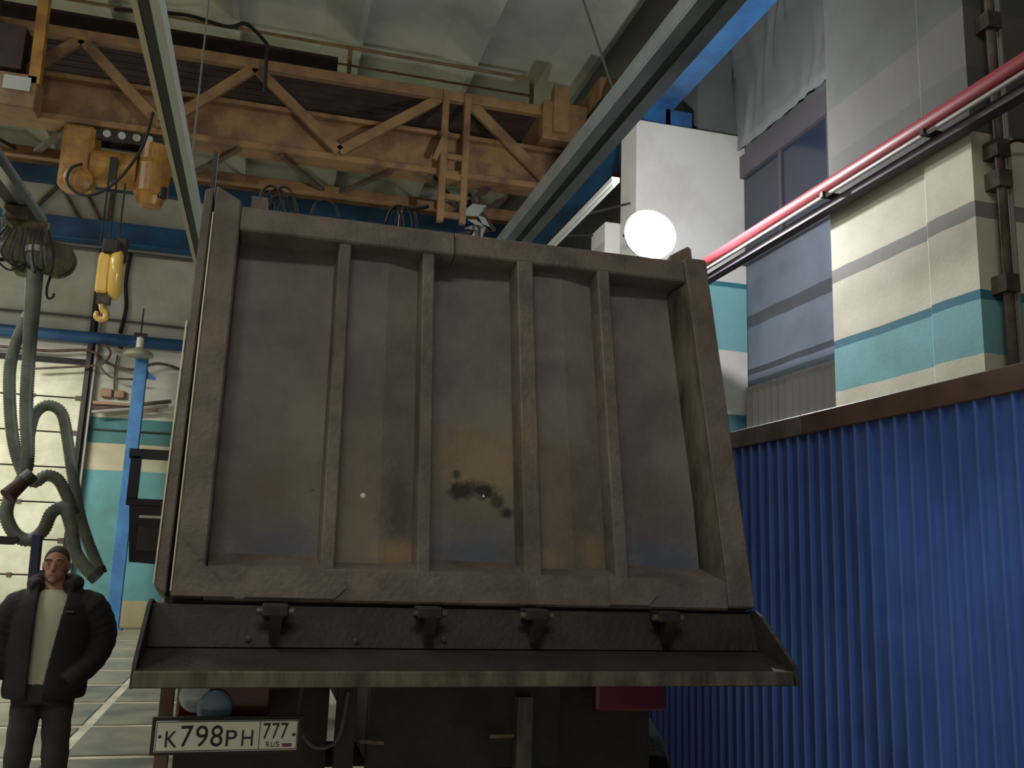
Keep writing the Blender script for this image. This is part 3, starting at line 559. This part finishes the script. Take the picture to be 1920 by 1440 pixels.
part('mast', MB().hexa([(-3.62, 12.95, 8.0), (-3.48, 12.95, 8.0), (-3.48, 13.09, 8.0), (-3.62, 13.09, 8.0), (-3.66, 12.95, 10.2), (-3.52, 12.95, 10.2), (-3.52, 13.09, 10.2), (-3.66, 13.09, 10.2)]), 'hoist', cr)
part('equipment_box', MB().box(-5.2, -3.5, 12.95, 13.3, 7.62, 8.12), 'crane', cr, 0.02)
part('box_plate', MB().box(-3.92, -3.58, 12.93, 12.95, 7.86, 8.06), 'rag', cr)
part('equipment_cabinet', MB().box(-5.0, -3.75, 13.0, 13.35, 8.2, 8.85).box(-4.8, -4.2, 13.05, 13.35, 8.85, 9.4), 'craneplank', cr)
part('feed_cable', MB().tube(curve_pts([(-3.0, 14.69, 10.3), (-1.9, 14.3, 10.2), (-1.2, 14.0, 9.95), (-0.9, 14.0, 10.05), (-0.55, 13.9, 9.7), (-0.52, 13.2, 9.2), (-0.5, 13.18, 8.5)], 8), 0.03, 8), 'cable', cr)
# hoist under the girder
ho = thing('electric_hoist', 'yellow electric hoist with drum and motor hanging under the crane girder', 'hoist', (-2.5, 13.5, 6.6))
dm = part('drum', MB().lathe((-2.80, 13.55, 7.12), (1, 0, 0), [(0.05, 0), (0.27, 0.01), (0.27, 0.62), (0.05, 0.63)], 24), 'hoist', ho, smooth=False)
part('rope_guide', MB().box(-2.52, -2.42, 13.24, 13.32, 6.85, 7.2), 'steel', dm)
part('gear_case', MB().loft([[(-3.18, 13.3, z), (-2.78, 13.3, z), (-2.72, 13.55, z), (-2.78, 13.8, z), (-3.18, 13.8, z), (-3.24, 13.55, z)] for z in (6.75, 7.66)]), 'hoist', ho, 0.05)
part('case_cover', MB().lathe((-2.90, 13.30, 6.80), (0, -1, 0), [(0.19, -0.02), (0.19, 0.08), (0.12, 0.12), (0.02, 0.13)], 20), 'hoist', ho, smooth=False)
part('motor', MB().lathe((-1.97, 13.5, 6.60), (0, 0, 1), [(0.10, 0), (0.16, 0.02), (0.20, 0.14), (0.24, 0.20), (0.24, 0.62), (0.21, 0.70), (0.21, 0.93), (0.1, 0.95)], 20), 'hoist', ho)
part('motor_cap', MB().lathe((-1.80, 13.38, 6.72), (0, 0, 1), [(0.05, 0), (0.07, 0.01), (0.07, 0.16)], 12), 'steel', ho)
tr = part('trolley_frame', MB().box(-2.8, -1.85, 13.36, 13.42, 7.5, 7.64).box(-2.8, -1.85, 13.68, 13.74, 7.5, 7.64), 'steel', ho)
for x in (-2.62, -2.42, -2.22, -2.05): part('trolley_wheel', MB().lathe((x, 13.335, 7.58), (0, 1, 0), [(0.055, 0), (0.055, 0.03)], 12), 'rag', tr)
part('supply_cable', MB().tube(curve_pts([(-2.02, 13.22, 7.95), (-2.1, 13.18, 7.4), (-2.3, 13.1, 6.9), (-2.55, 13.08, 6.6), (-2.8, 13.08, 6.52), (-3.0, 13.1, 6.68), (-2.98, 13.12, 6.9), (-2.85, 13.15, 7.0)], 8), 0.022, 8), 'cable', ho, smooth=True)
# hook block
hk = thing('hook_block', 'shiny yellow crane hook block hanging on steel ropes', 'hook', (-2.43, 13.4, 4.85))
part('cheek', MB().loft([[(-2.53+dx, 13.30+dy, z) for dx, dy in ((0, 0.02*k), (0.17, 0.02*k), (0.17, 0.26), (0, 0.26))] for z, k in ((5.22, 0), (5.72, 0), (5.84, 4))]), 'hook', hk, 0.03)
part('sheave_cover', MB().loft([[(-2.30+x, 13.43+0.21*r*math.cos(a), 5.55+0.34*r*math.sin(a)-(0.06 if math.sin(a) < -0.5 else 0)) for a in [2*math.pi*k/24 for k in range(24)]] for x, r in ((-0.06, 0.9), (0.0, 1.0), (0.05, 0.98), (0.085, 0.8))]), 'hook', hk, smooth=True)
part('crosshead', MB().box(-2.50, -2.33, 13.36, 13.50, 5.08, 5.22), 'brownpipe', hk)
part('hook', MB().tube(curve_pts([(-2.42, 13.43, 5.12), (-2.42, 13.43, 5.02), (-2.36, 13.43, 4.95), (-2.37, 13.43, 4.88), (-2.44, 13.43, 4.86), (-2.49, 13.43, 4.91), (-2.48, 13.43, 4.97)], 6), [0.045]*19+[0.04]*12+[0.03]*5+[0.02], 10), 'hook', hk, smooth=True)
part('rope_guard', MB().box(-2.5, -2.27, 13.3, 13.55, 5.80, 6.02).box(-2.33, -2.18, 13.4, 13.5, 5.7, 6.1), 'chassis', hk, 0.03)
for x in (-2.54, -2.43, -2.31): part('rope', MB().tube([(x, 13.42, 5.95), (x, 13.42, 6.9)], 0.012, 6), 'steel', hk)
# scraps hanging at the crane end
sc_ = thing('torn_sheets', 'torn pale sheets and brown boards tangled below the right end of the crane', 'scrap', (3.0, 13.6, 7.0))
rnd = random.Random(4)
for k in range(9):
    cx, cz = rnd.uniform(2.75, 3.35), rnd.uniform(6.95, 7.65); a = rnd.uniform(-1, 1); w, h = rnd.uniform(0.12, 0.28), rnd.uniform(0.05, 0.14)
    p = [(cx-w*math.cos(a), 13.5+0.1*k, cz-w*math.sin(a)), (cx+h*math.sin(a), 13.5+0.1*k-0.05, cz-h), (cx+w*math.cos(a), 13.52+0.1*k, cz+w*math.sin(a)), (cx-h*math.sin(a)*0.4, 13.5+0.1*k, cz+h*0.8)]
    part('torn_sheet' if k % 2 == 0 else 'scrap_board', MB().prism(p, (0.01, 0.02, 0.0)), 'rag' if k % 2 == 0 else 'ragdark', sc_)
part('hanging_strut', MB().bar((2.85, 14.0, 7.7), (3.35, 14.1, 7.15), 0.05, 0.05), 'ragdark', sc_)
part('hanging_strut', MB().bar((2.72, 14.3, 7.05), (3.4, 14.3, 7.25), 0.05, 0.07), 'ragdark', sc_)
part('hanging_strut', MB().bar((3.05, 13.9, 6.9), (3.05, 14.0, 7.75), 0.04, 0.04), 'ragdark', sc_)

# ------------------------------------------------------------------ exhaust extraction rails, trolley and hoses
def ext_rail(label, x0, x1, ya, yb, z, h, lip, body, slot_frac, loc, hang):
    t = thing('exhaust_rail', label, 'duct rail', loc, 'exhaust extraction rails')
    w = x1-x0
    part('duct', MB().box(x0, x1, ya, yb, z+0.02, z+h), body, t, 0.012)
    part('left_lip', MB().box(x0-0.004, x0+w*slot_frac[0], ya, yb, z, z+0.018), lip, t)
    part('rubber_seal', MB().box(x0+w*slot_frac[0], x0+w*slot_frac[1], ya, yb, z+0.006, z+0.018), 'slot', t)
    part('right_lip', MB().box(x0+w*slot_frac[1], x1+0.004, ya, yb, z, z+0.018), body, t)
    for x, y, xt, yt in hang: part('hanger', MB().tube([(x, y, z+h), (xt, yt, HC-0.01)], 0.009, 6), 'greycable', t)
    return t
ext_rail('pale exhaust duct rail with dark rubber slot above the left corner of the truck', -1.01, -0.85, -2, 13.0, 5.0, 0.16, 'lightalu', 'alu', (0.22, 0.66), (-0.93, 5, 5.0), [(-0.93, 3.0, -0.93, 3.0), (-0.97, 9.0, -0.97, 9.0)])
ext_rail('wide grey exhaust duct rail above the right half of the truck', 2.17, 2.43, -2, 13.0, 5.0, 0.17, 'duct', 'duct', (0.35, 0.62), (2.3, 5, 5.0), [(2.2, 5.7, 0.05, 5.7)])
ext_rail('short grey exhaust duct rail at the left edge carrying the hose trolley', -2.72, -2.46, 3.0, 10.1, 5.0, 0.16, 'greypipe', 'duct', (0.25, 0.7), (-2.6, 8, 5.0), [(-2.6, 4.0, -2.6, 4.0)])
K = 9.5/8.45
def hp(l): return [(x*K, y*K, 1.84+(z-1.84)*K) for x, y, z in l]
ty = thing('hose_trolley', 'grimy hose trolley with reel hanging from the left exhaust rail', 'trolley', (-2.4, 9.6, 4.5))
part('carriage', MB().box(-2.66, -2.44, 9.3, 9.9, 4.86, 5.0), 'trolley', ty, 0.02)
part('swivel', MB().lathe((-2.44, 9.55, 4.36), (0, 0, 1), [(0.10, 0), (0.14, 0.05), (0.16, 0.2), (0.13, 0.35), (0.16, 0.45), (0.1, 0.55)], 14), 'trolley', ty, smooth=False)
part('side_plate', MB().hexa([(-2.62, 9.40, 4.45), (-2.30, 9.40, 4.45), (-2.30, 9.46, 4.45), (-2.62, 9.46, 4.45), (-2.70, 9.40, 4.88), (-2.26, 9.40, 4.88), (-2.26, 9.46, 4.88), (-2.70, 9.46, 4.88)]), 'trolley', ty, 0.01)
part('balancer_arm', MB().bar((-2.36, 9.45, 4.82), (-2.20, 9.45, 4.62), 0.09, 0.12), 'olive', ty, 0.01)
part('balancer_reel', MB().lathe((-2.17, 9.40, 4.52), (0, 1, 0), [(0.05, -0.02), (0.17, 0), (0.18, 0.03), (0.18, 0.1), (0.17, 0.13), (0.05, 0.15)], 18), 'olive', ty)
part('balancer_hook', MB().tube(curve_pts([(-2.2, 9.45, 4.36), (-2.22, 9.45, 4.22), (-2.20, 9.45, 4.13), (-2.16, 9.45, 4.14), (-2.15, 9.45, 4.18)], 5), 0.012, 6), 'steel', ty)
for k in range(7):
    x = -2.62+0.06*k
    part('loose_wire', MB().tube(curve_pts([(x, 9.38, 4.8), (x-0.1+0.03*k, 9.34, 4.55-0.03*(k % 3)), (x+0.06, 9.36, 4.35+0.04*(k % 2)), (-2.42, 9.4, 4.45)], 5), 0.01, 5), 'cable', ty)
part('air_pipe', MB().tube([(-3.4, 9.5, 4.50), (-2.55, 9.5, 4.60)], 0.04, 12), 'alu', ty, smooth=True)
part('air_pipe', MB().tube([(-3.4, 9.5, 4.40), (-2.5, 9.5, 4.50)], 0.02, 8), 'cable', ty, smooth=True)
def hose(label, pts, r, smooth_to=0.0, r_top=None, m='hose', mouth=True):
    P = curve_pts(hp(pts), 14); acc = [0]
    for a, b in zip(P[:-1], P[1:]): acc.append(acc[-1]+(b-a).length)
    L_ = acc[-1]; n = int(L_/0.012); Q = []; R = []; j = 0
    for i in range(n+1):
        s_ = L_*i/n
        while j < len(acc)-2 and acc[j+1] < s_: j += 1
        t = (s_-acc[j])/max(1e-6, acc[j+1]-acc[j]); Q.append(P[j].lerp(P[j+1], t))
        f = s_/L_
        rr = r if f > smooth_to else (r_top or r)*(1-f/max(smooth_to, 1e-6))+r*(f/max(smooth_to, 1e-6))
        R.append(rr*(1.0+(0.085 if i % 2 else -0.085)*(1 if f > smooth_to else 0.1)))
    zmin = min(p.z for p in Q); t = thing('exhaust_hose', label, 'hose', (Q[-1].x, Q[-1].y, zmin), 'corrugated exhaust hoses')
    part('hose', MB().tube(Q, R, 12), m, t, smooth=True)
    d = (Q[-1]-Q[-3]).normalized()
    part('cuff', MB().tube([Q[-1]-d*0.05, Q[-1]+d*0.02], r*1.12, 12), 'hosedark' if mouth else 'hose', t)
    d0 = (Q[2]-Q[0]).normalized()
    part('clamp', MB().tube([Q[0]-d0*0.02, Q[0]+d0*0.04], (r_top or r)*1.12, 12), 'greypipe', t)
    return t
hose('long grey corrugated hose coiling into a loop in front of the white door', [(-2.10, 8.4, 4.30), (-2.07, 8.4, 3.85), (-2.05, 8.4, 3.48), (-2.01, 8.4, 2.92), (-1.95, 8.4, 2.52), (-1.96, 8.4, 2.33), (-2.03, 8.4, 2.18), (-2.05, 8.4, 2.01), (-1.97, 8.4, 1.86), (-1.86, 8.4, 1.81), (-1.76, 8.4, 1.89), (-1.71, 8.4, 2.04), (-1.62, 8.4, 2.08), (-1.55, 8.4, 1.94), (-1.5, 8.4, 1.74), (-1.41, 8.4, 1.61), (-1.31, 8.4, 1.52)], 0.060, 0.28, 0.085)
hose('grey corrugated hose with a silver clamp hanging at the left edge', [(-2.15, 8.62, 3.75), (-2.21, 8.62, 3.51), (-2.23, 8.62, 3.27), (-2.19, 8.62, 2.94), (-2.12, 8.62, 2.62), (-2.02, 8.62, 2.38), (-1.92, 8.62, 2.30), (-1.84, 8.62, 2.36), (-1.74, 8.62, 2.33), (-1.65, 8.62, 2.19), (-1.59, 8.62, 2.05)], 0.056, 0.2, 0.05)
hose('arched grey hose dropping to its nozzle right of the hose loop', [(-2.06, 8.85, 2.55), (-2.06, 8.85, 2.79), (-2.03, 8.85, 2.93), (-1.94, 8.85, 3.0), (-1.82, 8.85, 2.93), (-1.74, 8.85, 2.67), (-1.67, 8.85, 2.39), (-1.58, 8.85, 2.06), (-1.47, 8.85, 1.79), (-1.35, 8.85, 1.55)], 0.055)
q = thing('hose_nozzle', 'short reddish brown hose nozzle poking out of the hose coil', 'nozzle', (-2.2, 9.1, 2.1))
part('sleeve', MB().tube(hp([(-1.90, 8.18, 2.28), (-1.99, 8.10, 2.15)]), [0.06, 0.075], 14), 'hosemouth', q)
part('collar', MB().tube(hp([(-1.85, 8.2, 2.34), (-1.90, 8.18, 2.28)]), 0.068, 14), 'hosedark', q)

# ------------------------------------------------------------------ back wall furniture
ps = thing('blue_post', 'slim light blue post standing in front of the teal back wall', 'post', (-2.8, 20.8, 0))
part('shaft', MB().box(-2.96, -2.70, 20.75, 20.9, 0, 5.75), 'postblue', ps, 0.01)
part('bracket', MB().prism([(-2.70, 20.8, 5.30), (-2.52, 20.8, 5.27), (-2.50, 20.8, 5.34), (-2.62, 20.8, 5.40), (-2.70, 20.8, 5.5)], (0, 0.03, 0)), 'postblue', ps)
part('foot_plate', MB().box(-3.02, -2.64, 20.68, 20.97, 0, 0.03), 'postblue', ps)
lm = thing('pendant_lamp', 'round enamel lamp shade with white cap hanging over the blue post', 'lamp', (-2.85, 20.4, 5.7))
part('shade', MB().lathe((-2.85, 20.4, 5.70), (0, 0, 1), [(0.30, 0), (0.31, 0.02), (0.26, 0.10), (0.10, 0.17), (0.06, 0.2)], 24), 'shade', lm, smooth=True)
part('cap', MB().lathe((-2.85, 20.4, 5.88), (0, 0, 1), [(0.075, 0), (0.075, 0.22), (0.05, 0.24)], 14), 'cap', lm)
part('hanger', MB().box(-2.98, -2.72, 20.35, 20.45, 6.12, 6.2).tube([(-2.85, 20.4, 6.2), (-2.85, 20.4, 6.75)], 0.015, 6).bar((-2.85, 20.4, 6.2), (-2.85, 21.3, 6.2), 0.03, 0.03), 'chassis', lm)
def wire(label, pts, r, m='greycable'):
    return solo('wall_cable', MB().tube(curve_pts(pts, 6), r, 6), m, label, 'cable', smooth=True, group='cables on the back wall')
yw = YB-0.06
wire('thin straight cable along the back wall above the blue pipe', [(-9, yw, 6.72), (-5.9, yw, 6.70), (-4.84, yw, 6.71), (-4.1, yw, 6.70), (-3, yw, 6.68), (-1.5, yw, 6.64)], 0.03)
wire('dark cable sagging just below the blue pipe beside the lamp', [(-9, yw-0.2, 5.82), (-5.8, yw-0.2, 5.84), (-4.84, yw-0.2, 5.83), (-4.0, yw-0.2, 5.91), (-3.63, yw-0.2, 5.68), (-3.08, yw-0.2, 5.56), (-2.5, yw-0.2, 5.75), (-1.6, yw-0.2, 5.5)], 0.035, 'brownpipe')
wire('loose looping cable crossing the door track below the pipe', [(-5.0, yw-0.3, 5.40), (-4.17, yw-0.3, 5.52), (-3.7, yw-0.3, 5.62), (-3.55, yw-0.3, 5.9), (-3.75, yw-0.3, 6.05), (-3.8, yw-0.3, 5.7), (-3.5, yw-0.3, 5.35), (-3.0, yw-0.3, 5.33)], 0.025, 'brownpipe')
wire('thin vertical cable dropping to the junction boxes', [(-3.45, yw, 5.9), (-3.46, yw, 5.5), (-3.44, yw, 5.2), (-3.42, yw, 5.05)], 0.02, 'brownpipe')
wire('dark vertical cable right of the door track', [(-3.42, yw-0.02, 8.3), (-3.45, yw-0.02, 7.6), (-3.38, yw-0.02, 7.0), (-3.44, yw-0.02, 6.4)], 0.045, 'cable')
jb = solo('junction_box', MB().box(-3.70, -3.46, YB-0.12, YB-0.002, 4.93, 5.12), 'box', 'small brown junction box left of its twin on the back wall', 'junction box', 0.02, group='junction boxes')
jb2 = solo('junction_box', MB().box(-3.42, -3.20, YB-0.12, YB-0.002, 4.93, 5.10), 'box', 'small brown junction box right of its twin on the back wall', 'junction box', 0.02, group='junction boxes')
sh = thing('pipe_rack', 'two long thin rods resting on a rack behind the blue post', 'rack', (-3, YB-0.2, 4.6))
part('rod', MB().tube([(-3.75, YB-0.22, 4.64), (-2.20, YB-0.22, 4.92)], 0.045, 8), 'brownpipe', sh)
part('rod', MB().tube([(-3.80, YB-0.26, 4.56), (-2.25, YB-0.26, 4.80)], 0.04, 8), 'greypipe', sh)
part('shelf_bar', MB().box(-3.8, -3.0, YB-0.3, YB-0.005, 4.74, 4.80), 'box', sh)
part('shelf_bar', MB().box(-2.6, -2.5, YB-0.3, YB-0.005, 4.70, 4.74), 'box', sh)
solo('conduit_strip', MB().box(-3.84, -1.5, YB-0.035, YB-0.002, 4.20, 4.23), 'steel', 'thin dark conduit across the teal stripe of the back wall', 'conduit')
solo('messenger_wire', MB().tube([(XL+0.01, 18.0, 9.07), (XR-0.01, 18.0, 9.07)], 0.018, 6), 'cable', 'thin dark wire stretched across the hall behind the crane', 'wire')
vp = thing('wall_riser', 'grey riser pipe on the teal wall beside the open cab door', 'pipe', (-2.0, YB-0.1, 0.6))
part('pipe', MB().tube([(-1.95, YB-0.08, 0.3), (-1.95, YB-0.08, 5.0)], 0.04, 8), 'greypipe', vp)
for z in (0.8, 2.0, 3.6): part('clamp', MB().box(-2.02, -1.88, YB-0.12, YB-0.003, z-0.03, z+0.03), 'brownpipe', vp)

# stand behind the person
st = thing('lifting_stand', 'dark blue upright stand with a black arm behind the standing person', 'stand', (-1.72, 8.0, 0))
part('column', MB().bar((-1.66, 8.0, 0.02), (-1.71, 8.0, 1.86), 0.07, 0.07), 'standblue', st, 0.008)
part('brace', MB().hexa([(-1.68, 7.97, 1.48), (-1.60, 7.97, 1.55), (-1.60, 8.0, 1.55), (-1.68, 8.0, 1.48), (-1.68, 7.97, 1.57), (-1.46, 7.97, 1.66), (-1.46, 8.0, 1.66), (-1.68, 8.0, 1.57)]), 'standblue', st)
part('base', MB().box(-1.95, -1.35, 7.7, 8.3, 0, 0.05), 'standblue', st, 0.01)
part('arm', MB().prism([(-2.4, 8.0, 1.77), (-1.88, 8.0, 1.77), (-1.84, 8.0, 1.80), (-1.86, 8.0, 1.835), (-2.4, 8.0, 1.835)], (0, 0.06, 0)).box(-2.4, -2.33, 8.0, 8.06, 1.0, 1.78).bar((-2.36, 8.03, 1.02), (-1.68, 8.03, 1.0), 0.05, 0.05), 'chassis', st, 0.004)

# ------------------------------------------------------------------ person
PX, PY = -1.29, 6.67
def pw(p): return V((PX+p[0], PY+p[1], p[2]))
def ring(z, cx, a, b, cy=0.0, n=24): return [pw((cx+a*math.sin(t), cy-b*math.cos(t), z)) for t in [2*math.pi*k/n for k in range(n)]]
body = MB()
body.loft([ring(z, cx, a, b, cy) for z, cx, a, b, cy in ((0.80, 0.02, 0.15, 0.10, 0.01), (0.95, 0.02, 0.165, 0.11, 0.01), (1.10, 0.02, 0.155, 0.105, 0), (1.30, 0.02, 0.175, 0.115, 0), (1.43, 0.02, 0.17, 0.10, 0), (1.49, 0.012, 0.10, 0.075, 0.005), (1.53, 0.005, 0.062, 0.062, 0.01), (1.60, 0.0, 0.058, 0.062, 0.012))])
body.ball(pw((0, 0.008, 1.672)), (0.074, 0.094, 0.108), 24, 16)
body.ball(pw((0, -0.022, 1.598)), (0.058, 0.070, 0.056), 20, 12)
body.ball(pw((0, -0.072, 1.565)), (0.026, 0.022, 0.022), 12, 8)
body.tube([pw((0, -0.078, 1.685)), pw((0, -0.092, 1.655)), pw((0, -0.104, 1.632)), pw((0, -0.088, 1.622))], [0.010, 0.012, 0.017, 0.010], 10)
for s in (-1, 1):
    body.ball(pw((s*0.076, 0.012, 1.655)), (0.012, 0.022, 0.034), 10, 8)
    body.ball(pw((s*0.034, -0.074, 1.692)), (0.028, 0.016, 0.010), 10, 8)
def limb(pts, rs): body.tube([pw(p) for p in curve_pts(pts, 5)], [rs[0]+(rs[-1]-rs[0])*k/((len(pts)-1)*5) for k in range((len(pts)-1)*5+1)], 14)
limb([(-0.16, 0, 1.42), (-0.24, 0.03, 1.19), (-0.255, -0.02, 0.95)], [0.055, 0.032])
limb([(0.20, 0, 1.42), (0.31, 0.05, 1.20), (0.19, -0.07, 0.97)], [0.055, 0.030])
limb([(-0.075, 0, 0.86), (-0.085, -0.01, 0.48), (-0.09, 0.02, 0.09)], [0.085, 0.042])
limb([(0.115, 0, 0.86), (0.13, -0.01, 0.48), (0.14, 0.02, 0.09)], [0.085, 0.042])
for x in (-0.09, 0.14): body.ball(pw((x, -0.05, 0.05)), (0.042, 0.11, 0.035), 14, 8)
# hanging hand: palm, four bent fingers of different length, thumb from the palm side
body.ball(pw((-0.262, -0.03, 0.895)), (0.020, 0.040, 0.052), 14, 10)
for k, (y, l) in enumerate(((-0.060, 0.070), (-0.042, 0.080), (-0.023, 0.074), (-0.004, 0.058))):
    body.tube([pw((-0.262, y, 0.862)), pw((-0.266, y-0.003, 0.862-l*0.5)), pw((-0.254, y-0.002, 0.862-l*0.85)), pw((-0.244, y, 0.862-l))], [0.010, 0.0095, 0.009, 0.007], 8)
body.tube([pw((-0.255, -0.056, 0.915)), pw((-0.246, -0.080, 0.885)), pw((-0.240, -0.086, 0.852))], [0.013, 0.011, 0.008], 8)
# hand in the pocket
body.ball(pw((0.17, -0.075, 0.93)), (0.036, 0.018, 0.050), 14, 10)
for k in range(4): body.tube([pw((0.140+0.019*k, -0.078, 0.90)), pw((0.136+0.019*k, -0.084, 0.87)), pw((0.136+0.019*k, -0.076, 0.85+0.006*abs(k-1.5)))], [0.010, 0.009, 0.007], 8)
body.tube([pw((0.148, -0.085, 0.95)), pw((0.128, -0.092, 0.925)), pw((0.120, -0.09, 0.90))], [0.012, 0.010, 0.008], 8)
person = solo('person', body, 'skin', 'person in an open black jacket and pale grey T-shirt standing beside the truck', 'person')
rm = person.modifiers.new('one_surface', 'REMESH'); rm.mode = 'VOXEL'; rm.voxel_size = 0.0055; rm.use_smooth_shade = True
smd = person.modifiers.new('soften', 'SMOOTH'); smd.iterations = 4; smd.factor = 0.5
# face details and hair
for s in (-1, 1):
    e = part('eye', MB().ball(pw((s*0.033, -0.0765, 1.668)), (0.0115, 0.007, 0.0052), 12, 8), 'eye', person, smooth=True)
    part('iris', MB().ball(pw((s*0.033, -0.0825, 1.668)), (0.005, 0.0025, 0.0048), 10, 6), 'iris', e, smooth=True)
    part('eyebrow', MB().tube([pw((s*0.016, -0.090, 1.694)), pw((s*0.034, -0.0905, 1.699)), pw((s*0.054, -0.080, 1.693))], 0.0045, 6), 'hair', person)
part('mouth', MB().ball(pw((0, -0.090, 1.603)), (0.024, 0.006, 0.007), 14, 8), 'lips', person, smooth=True)
hr = MB(); tilt = Matrix.Rotation(math.radians(-40), 3, 'X'); rr = []
for i in range(10):
    t = math.radians(3+9.4*i); row = []
    for k in range(28):
        a = 2*math.pi*k/28; t = math.radians(3+9.4*i+(i/9)**3*(9*noise.noise(V((k*1.7, 0, 5)))+10*max(0.0, math.sin(a))))
        p = tilt @ V((math.sin(t)*math.cos(a), math.sin(t)*math.sin(a), math.cos(t)))
        row.append(pw((p.x*0.0795, 0.010+p.y*0.100, 1.674+p.z*0.113)))
    rr.append(row)
hr.loft(rr, cap=True); part('hair', hr, 'hair', person, smooth=True)
# clothing
tee = MB().loft([ring(z, cx, a, b) for z, cx, a, b in ((0.90, 0.02, 0.178, 0.125), (1.05, 0.02, 0.176, 0.124), (1.25, 0.02, 0.19, 0.13), (1.40, 0.02, 0.185, 0.118), (1.47, 0.012, 0.125, 0.092), (1.505, 0.005, 0.080, 0.078))], cap=False)
part('t_shirt', tee, 'tee', person, smooth=True)
jk = MB(); NJ = 34; rows = []
for z, cx, a, b, xl, xr in ((0.83, 0.02, 0.222, 0.158, -0.045, 0.035), (0.88, 0.02, 0.232, 0.165, -0.045, 0.035), (0.97, 0.02, 0.228, 0.158, -0.05, 0.042), (1.08, 0.02, 0.224, 0.156, -0.052, 0.055), (1.2, 0.02, 0.228, 0.160, -0.052, 0.072), (1.32, 0.02, 0.232, 0.160, -0.053, 0.088), (1.40, 0.02, 0.222, 0.148, -0.055, 0.10), (1.455, 0.018, 0.185, 0.130, -0.056, 0.105), (1.50, 0.014, 0.132, 0.112, -0.058, 0.098), (1.545, 0.01, 0.110, 0.108, -0.062, 0.088), (1.575, 0.01, 0.112, 0.112, -0.070, 0.086)):
    f0 = math.asin((xr-cx)/a); f1 = 2*math.pi+math.asin((xl-cx)/a)
    row = []
    for k in range(NJ):
        t = f0+(f1-f0)*k/(NJ-1); w = 1+0.018*noise.noise(V((math.sin(t)*3, math.cos(t)*3, z*7)))
        row.append(pw((cx+a*w*math.sin(t), -b*w*math.cos(t), z)))
    rows.append(row)
jk.loft(rows, cap=False, closed=False)
def sleeve(pts, rs):
    P = curve_pts(pts, 7); n = len(P); R = []
    for i in range(n):
        f = i/(n-1)*(len(rs)-1); j = min(int(f), len(rs)-2); R.append((rs[j]+(rs[j+1]-rs[j])*(f-j))*(1+0.05*math.sin(i*2.1)))
    jk.tube([pw(p) for p in P], R, 16, cap=False)
sleeve([(-0.10, 0.0, 1.42), (-0.19, 0.01, 1.385), (-0.243, 0.025, 1.28), (-0.265, 0.03, 1.16), (-0.265, -0.01, 1.03), (-0.262, -0.03, 0.945)], [0.07, 0.088, 0.082, 0.072, 0.064, 0.052])
sleeve([(0.14, 0.0, 1.42), (0.235, 0.01, 1.39), (0.298, 0.04, 1.28), (0.318, 0.05, 1.18), (0.28, -0.01, 1.06), (0.20, -0.10, 0.965), (0.165, -0.12, 0.93)], [0.07, 0.088, 0.082, 0.074, 0.066, 0.056, 0.045])
jk.tube(curve_pts([pw((-0.080, -0.075, 1.525)), pw((-0.118, 0.01, 1.545)), pw((-0.07, 0.095, 1.56)), pw((0.08, 0.095, 1.56)), pw((0.136, 0.01, 1.545)), pw((0.105, -0.075, 1.525))], 8), 0.027, 12)
jo = part('jacket', jk, 'jacket', person, smooth=True)
sd = jo.modifiers.new('thickness', 'SOLIDIFY'); sd.thickness = 0.02; sd.offset = 1
rj = jo.modifiers.new('one_cloth', 'REMESH'); rj.mode = 'VOXEL'; rj.voxel_size = 0.009; rj.use_smooth_shade = True
sj = jo.modifiers.new('soften', 'SMOOTH'); sj.iterations = 5; sj.factor = 0.5
part('chest_mark', MB().box(PX+0.115, PX+0.165, PY-0.172, PY-0.160, 1.372, 1.380), 'greycable', jo, label='small grey printed strip on the chest')
tr_ = MB()
tr_.loft([ring(z, 0.02, a, b) for z, a, b in ((0.80, 0.175, 0.125), (0.90, 0.18, 0.128), (0.96, 0.17, 0.12))])
for x0, x1, x2 in ((-0.075, -0.085, -0.09), (0.115, 0.13, 0.14)):
    P = curve_pts([(x0, 0, 0.87), (x0-0.002, 0, 0.70), (x1, -0.01, 0.48), (x2, 0.01, 0.25), (x2, 0.015, 0.07)], 6)
    tr_.tube([pw(p) for p in P], [0.098-0.034*k/(len(P)-1)+0.003*math.sin(k*1.7) for k in range(len(P))], 16)
to = part('trousers', tr_, 'trousers', person)
r2 = to.modifiers.new('one_cloth', 'REMESH'); r2.mode = 'VOXEL'; r2.voxel_size = 0.012; r2.use_smooth_shade = True
for x in (-0.09, 0.14):
    part('shoe', MB().loft([[pw((x+0.052*math.sin(t)*(1 if math.cos(t) > 0 else 0.85)*k, -0.05-0.145*math.cos(t)*k, z)) for t in [2*math.pi*q/20 for q in range(20)]] for z, k in ((0.001, 1.0), (0.03, 1.02), (0.06, 0.92), (0.085, 0.7))]), 'shoe', person, smooth=False)
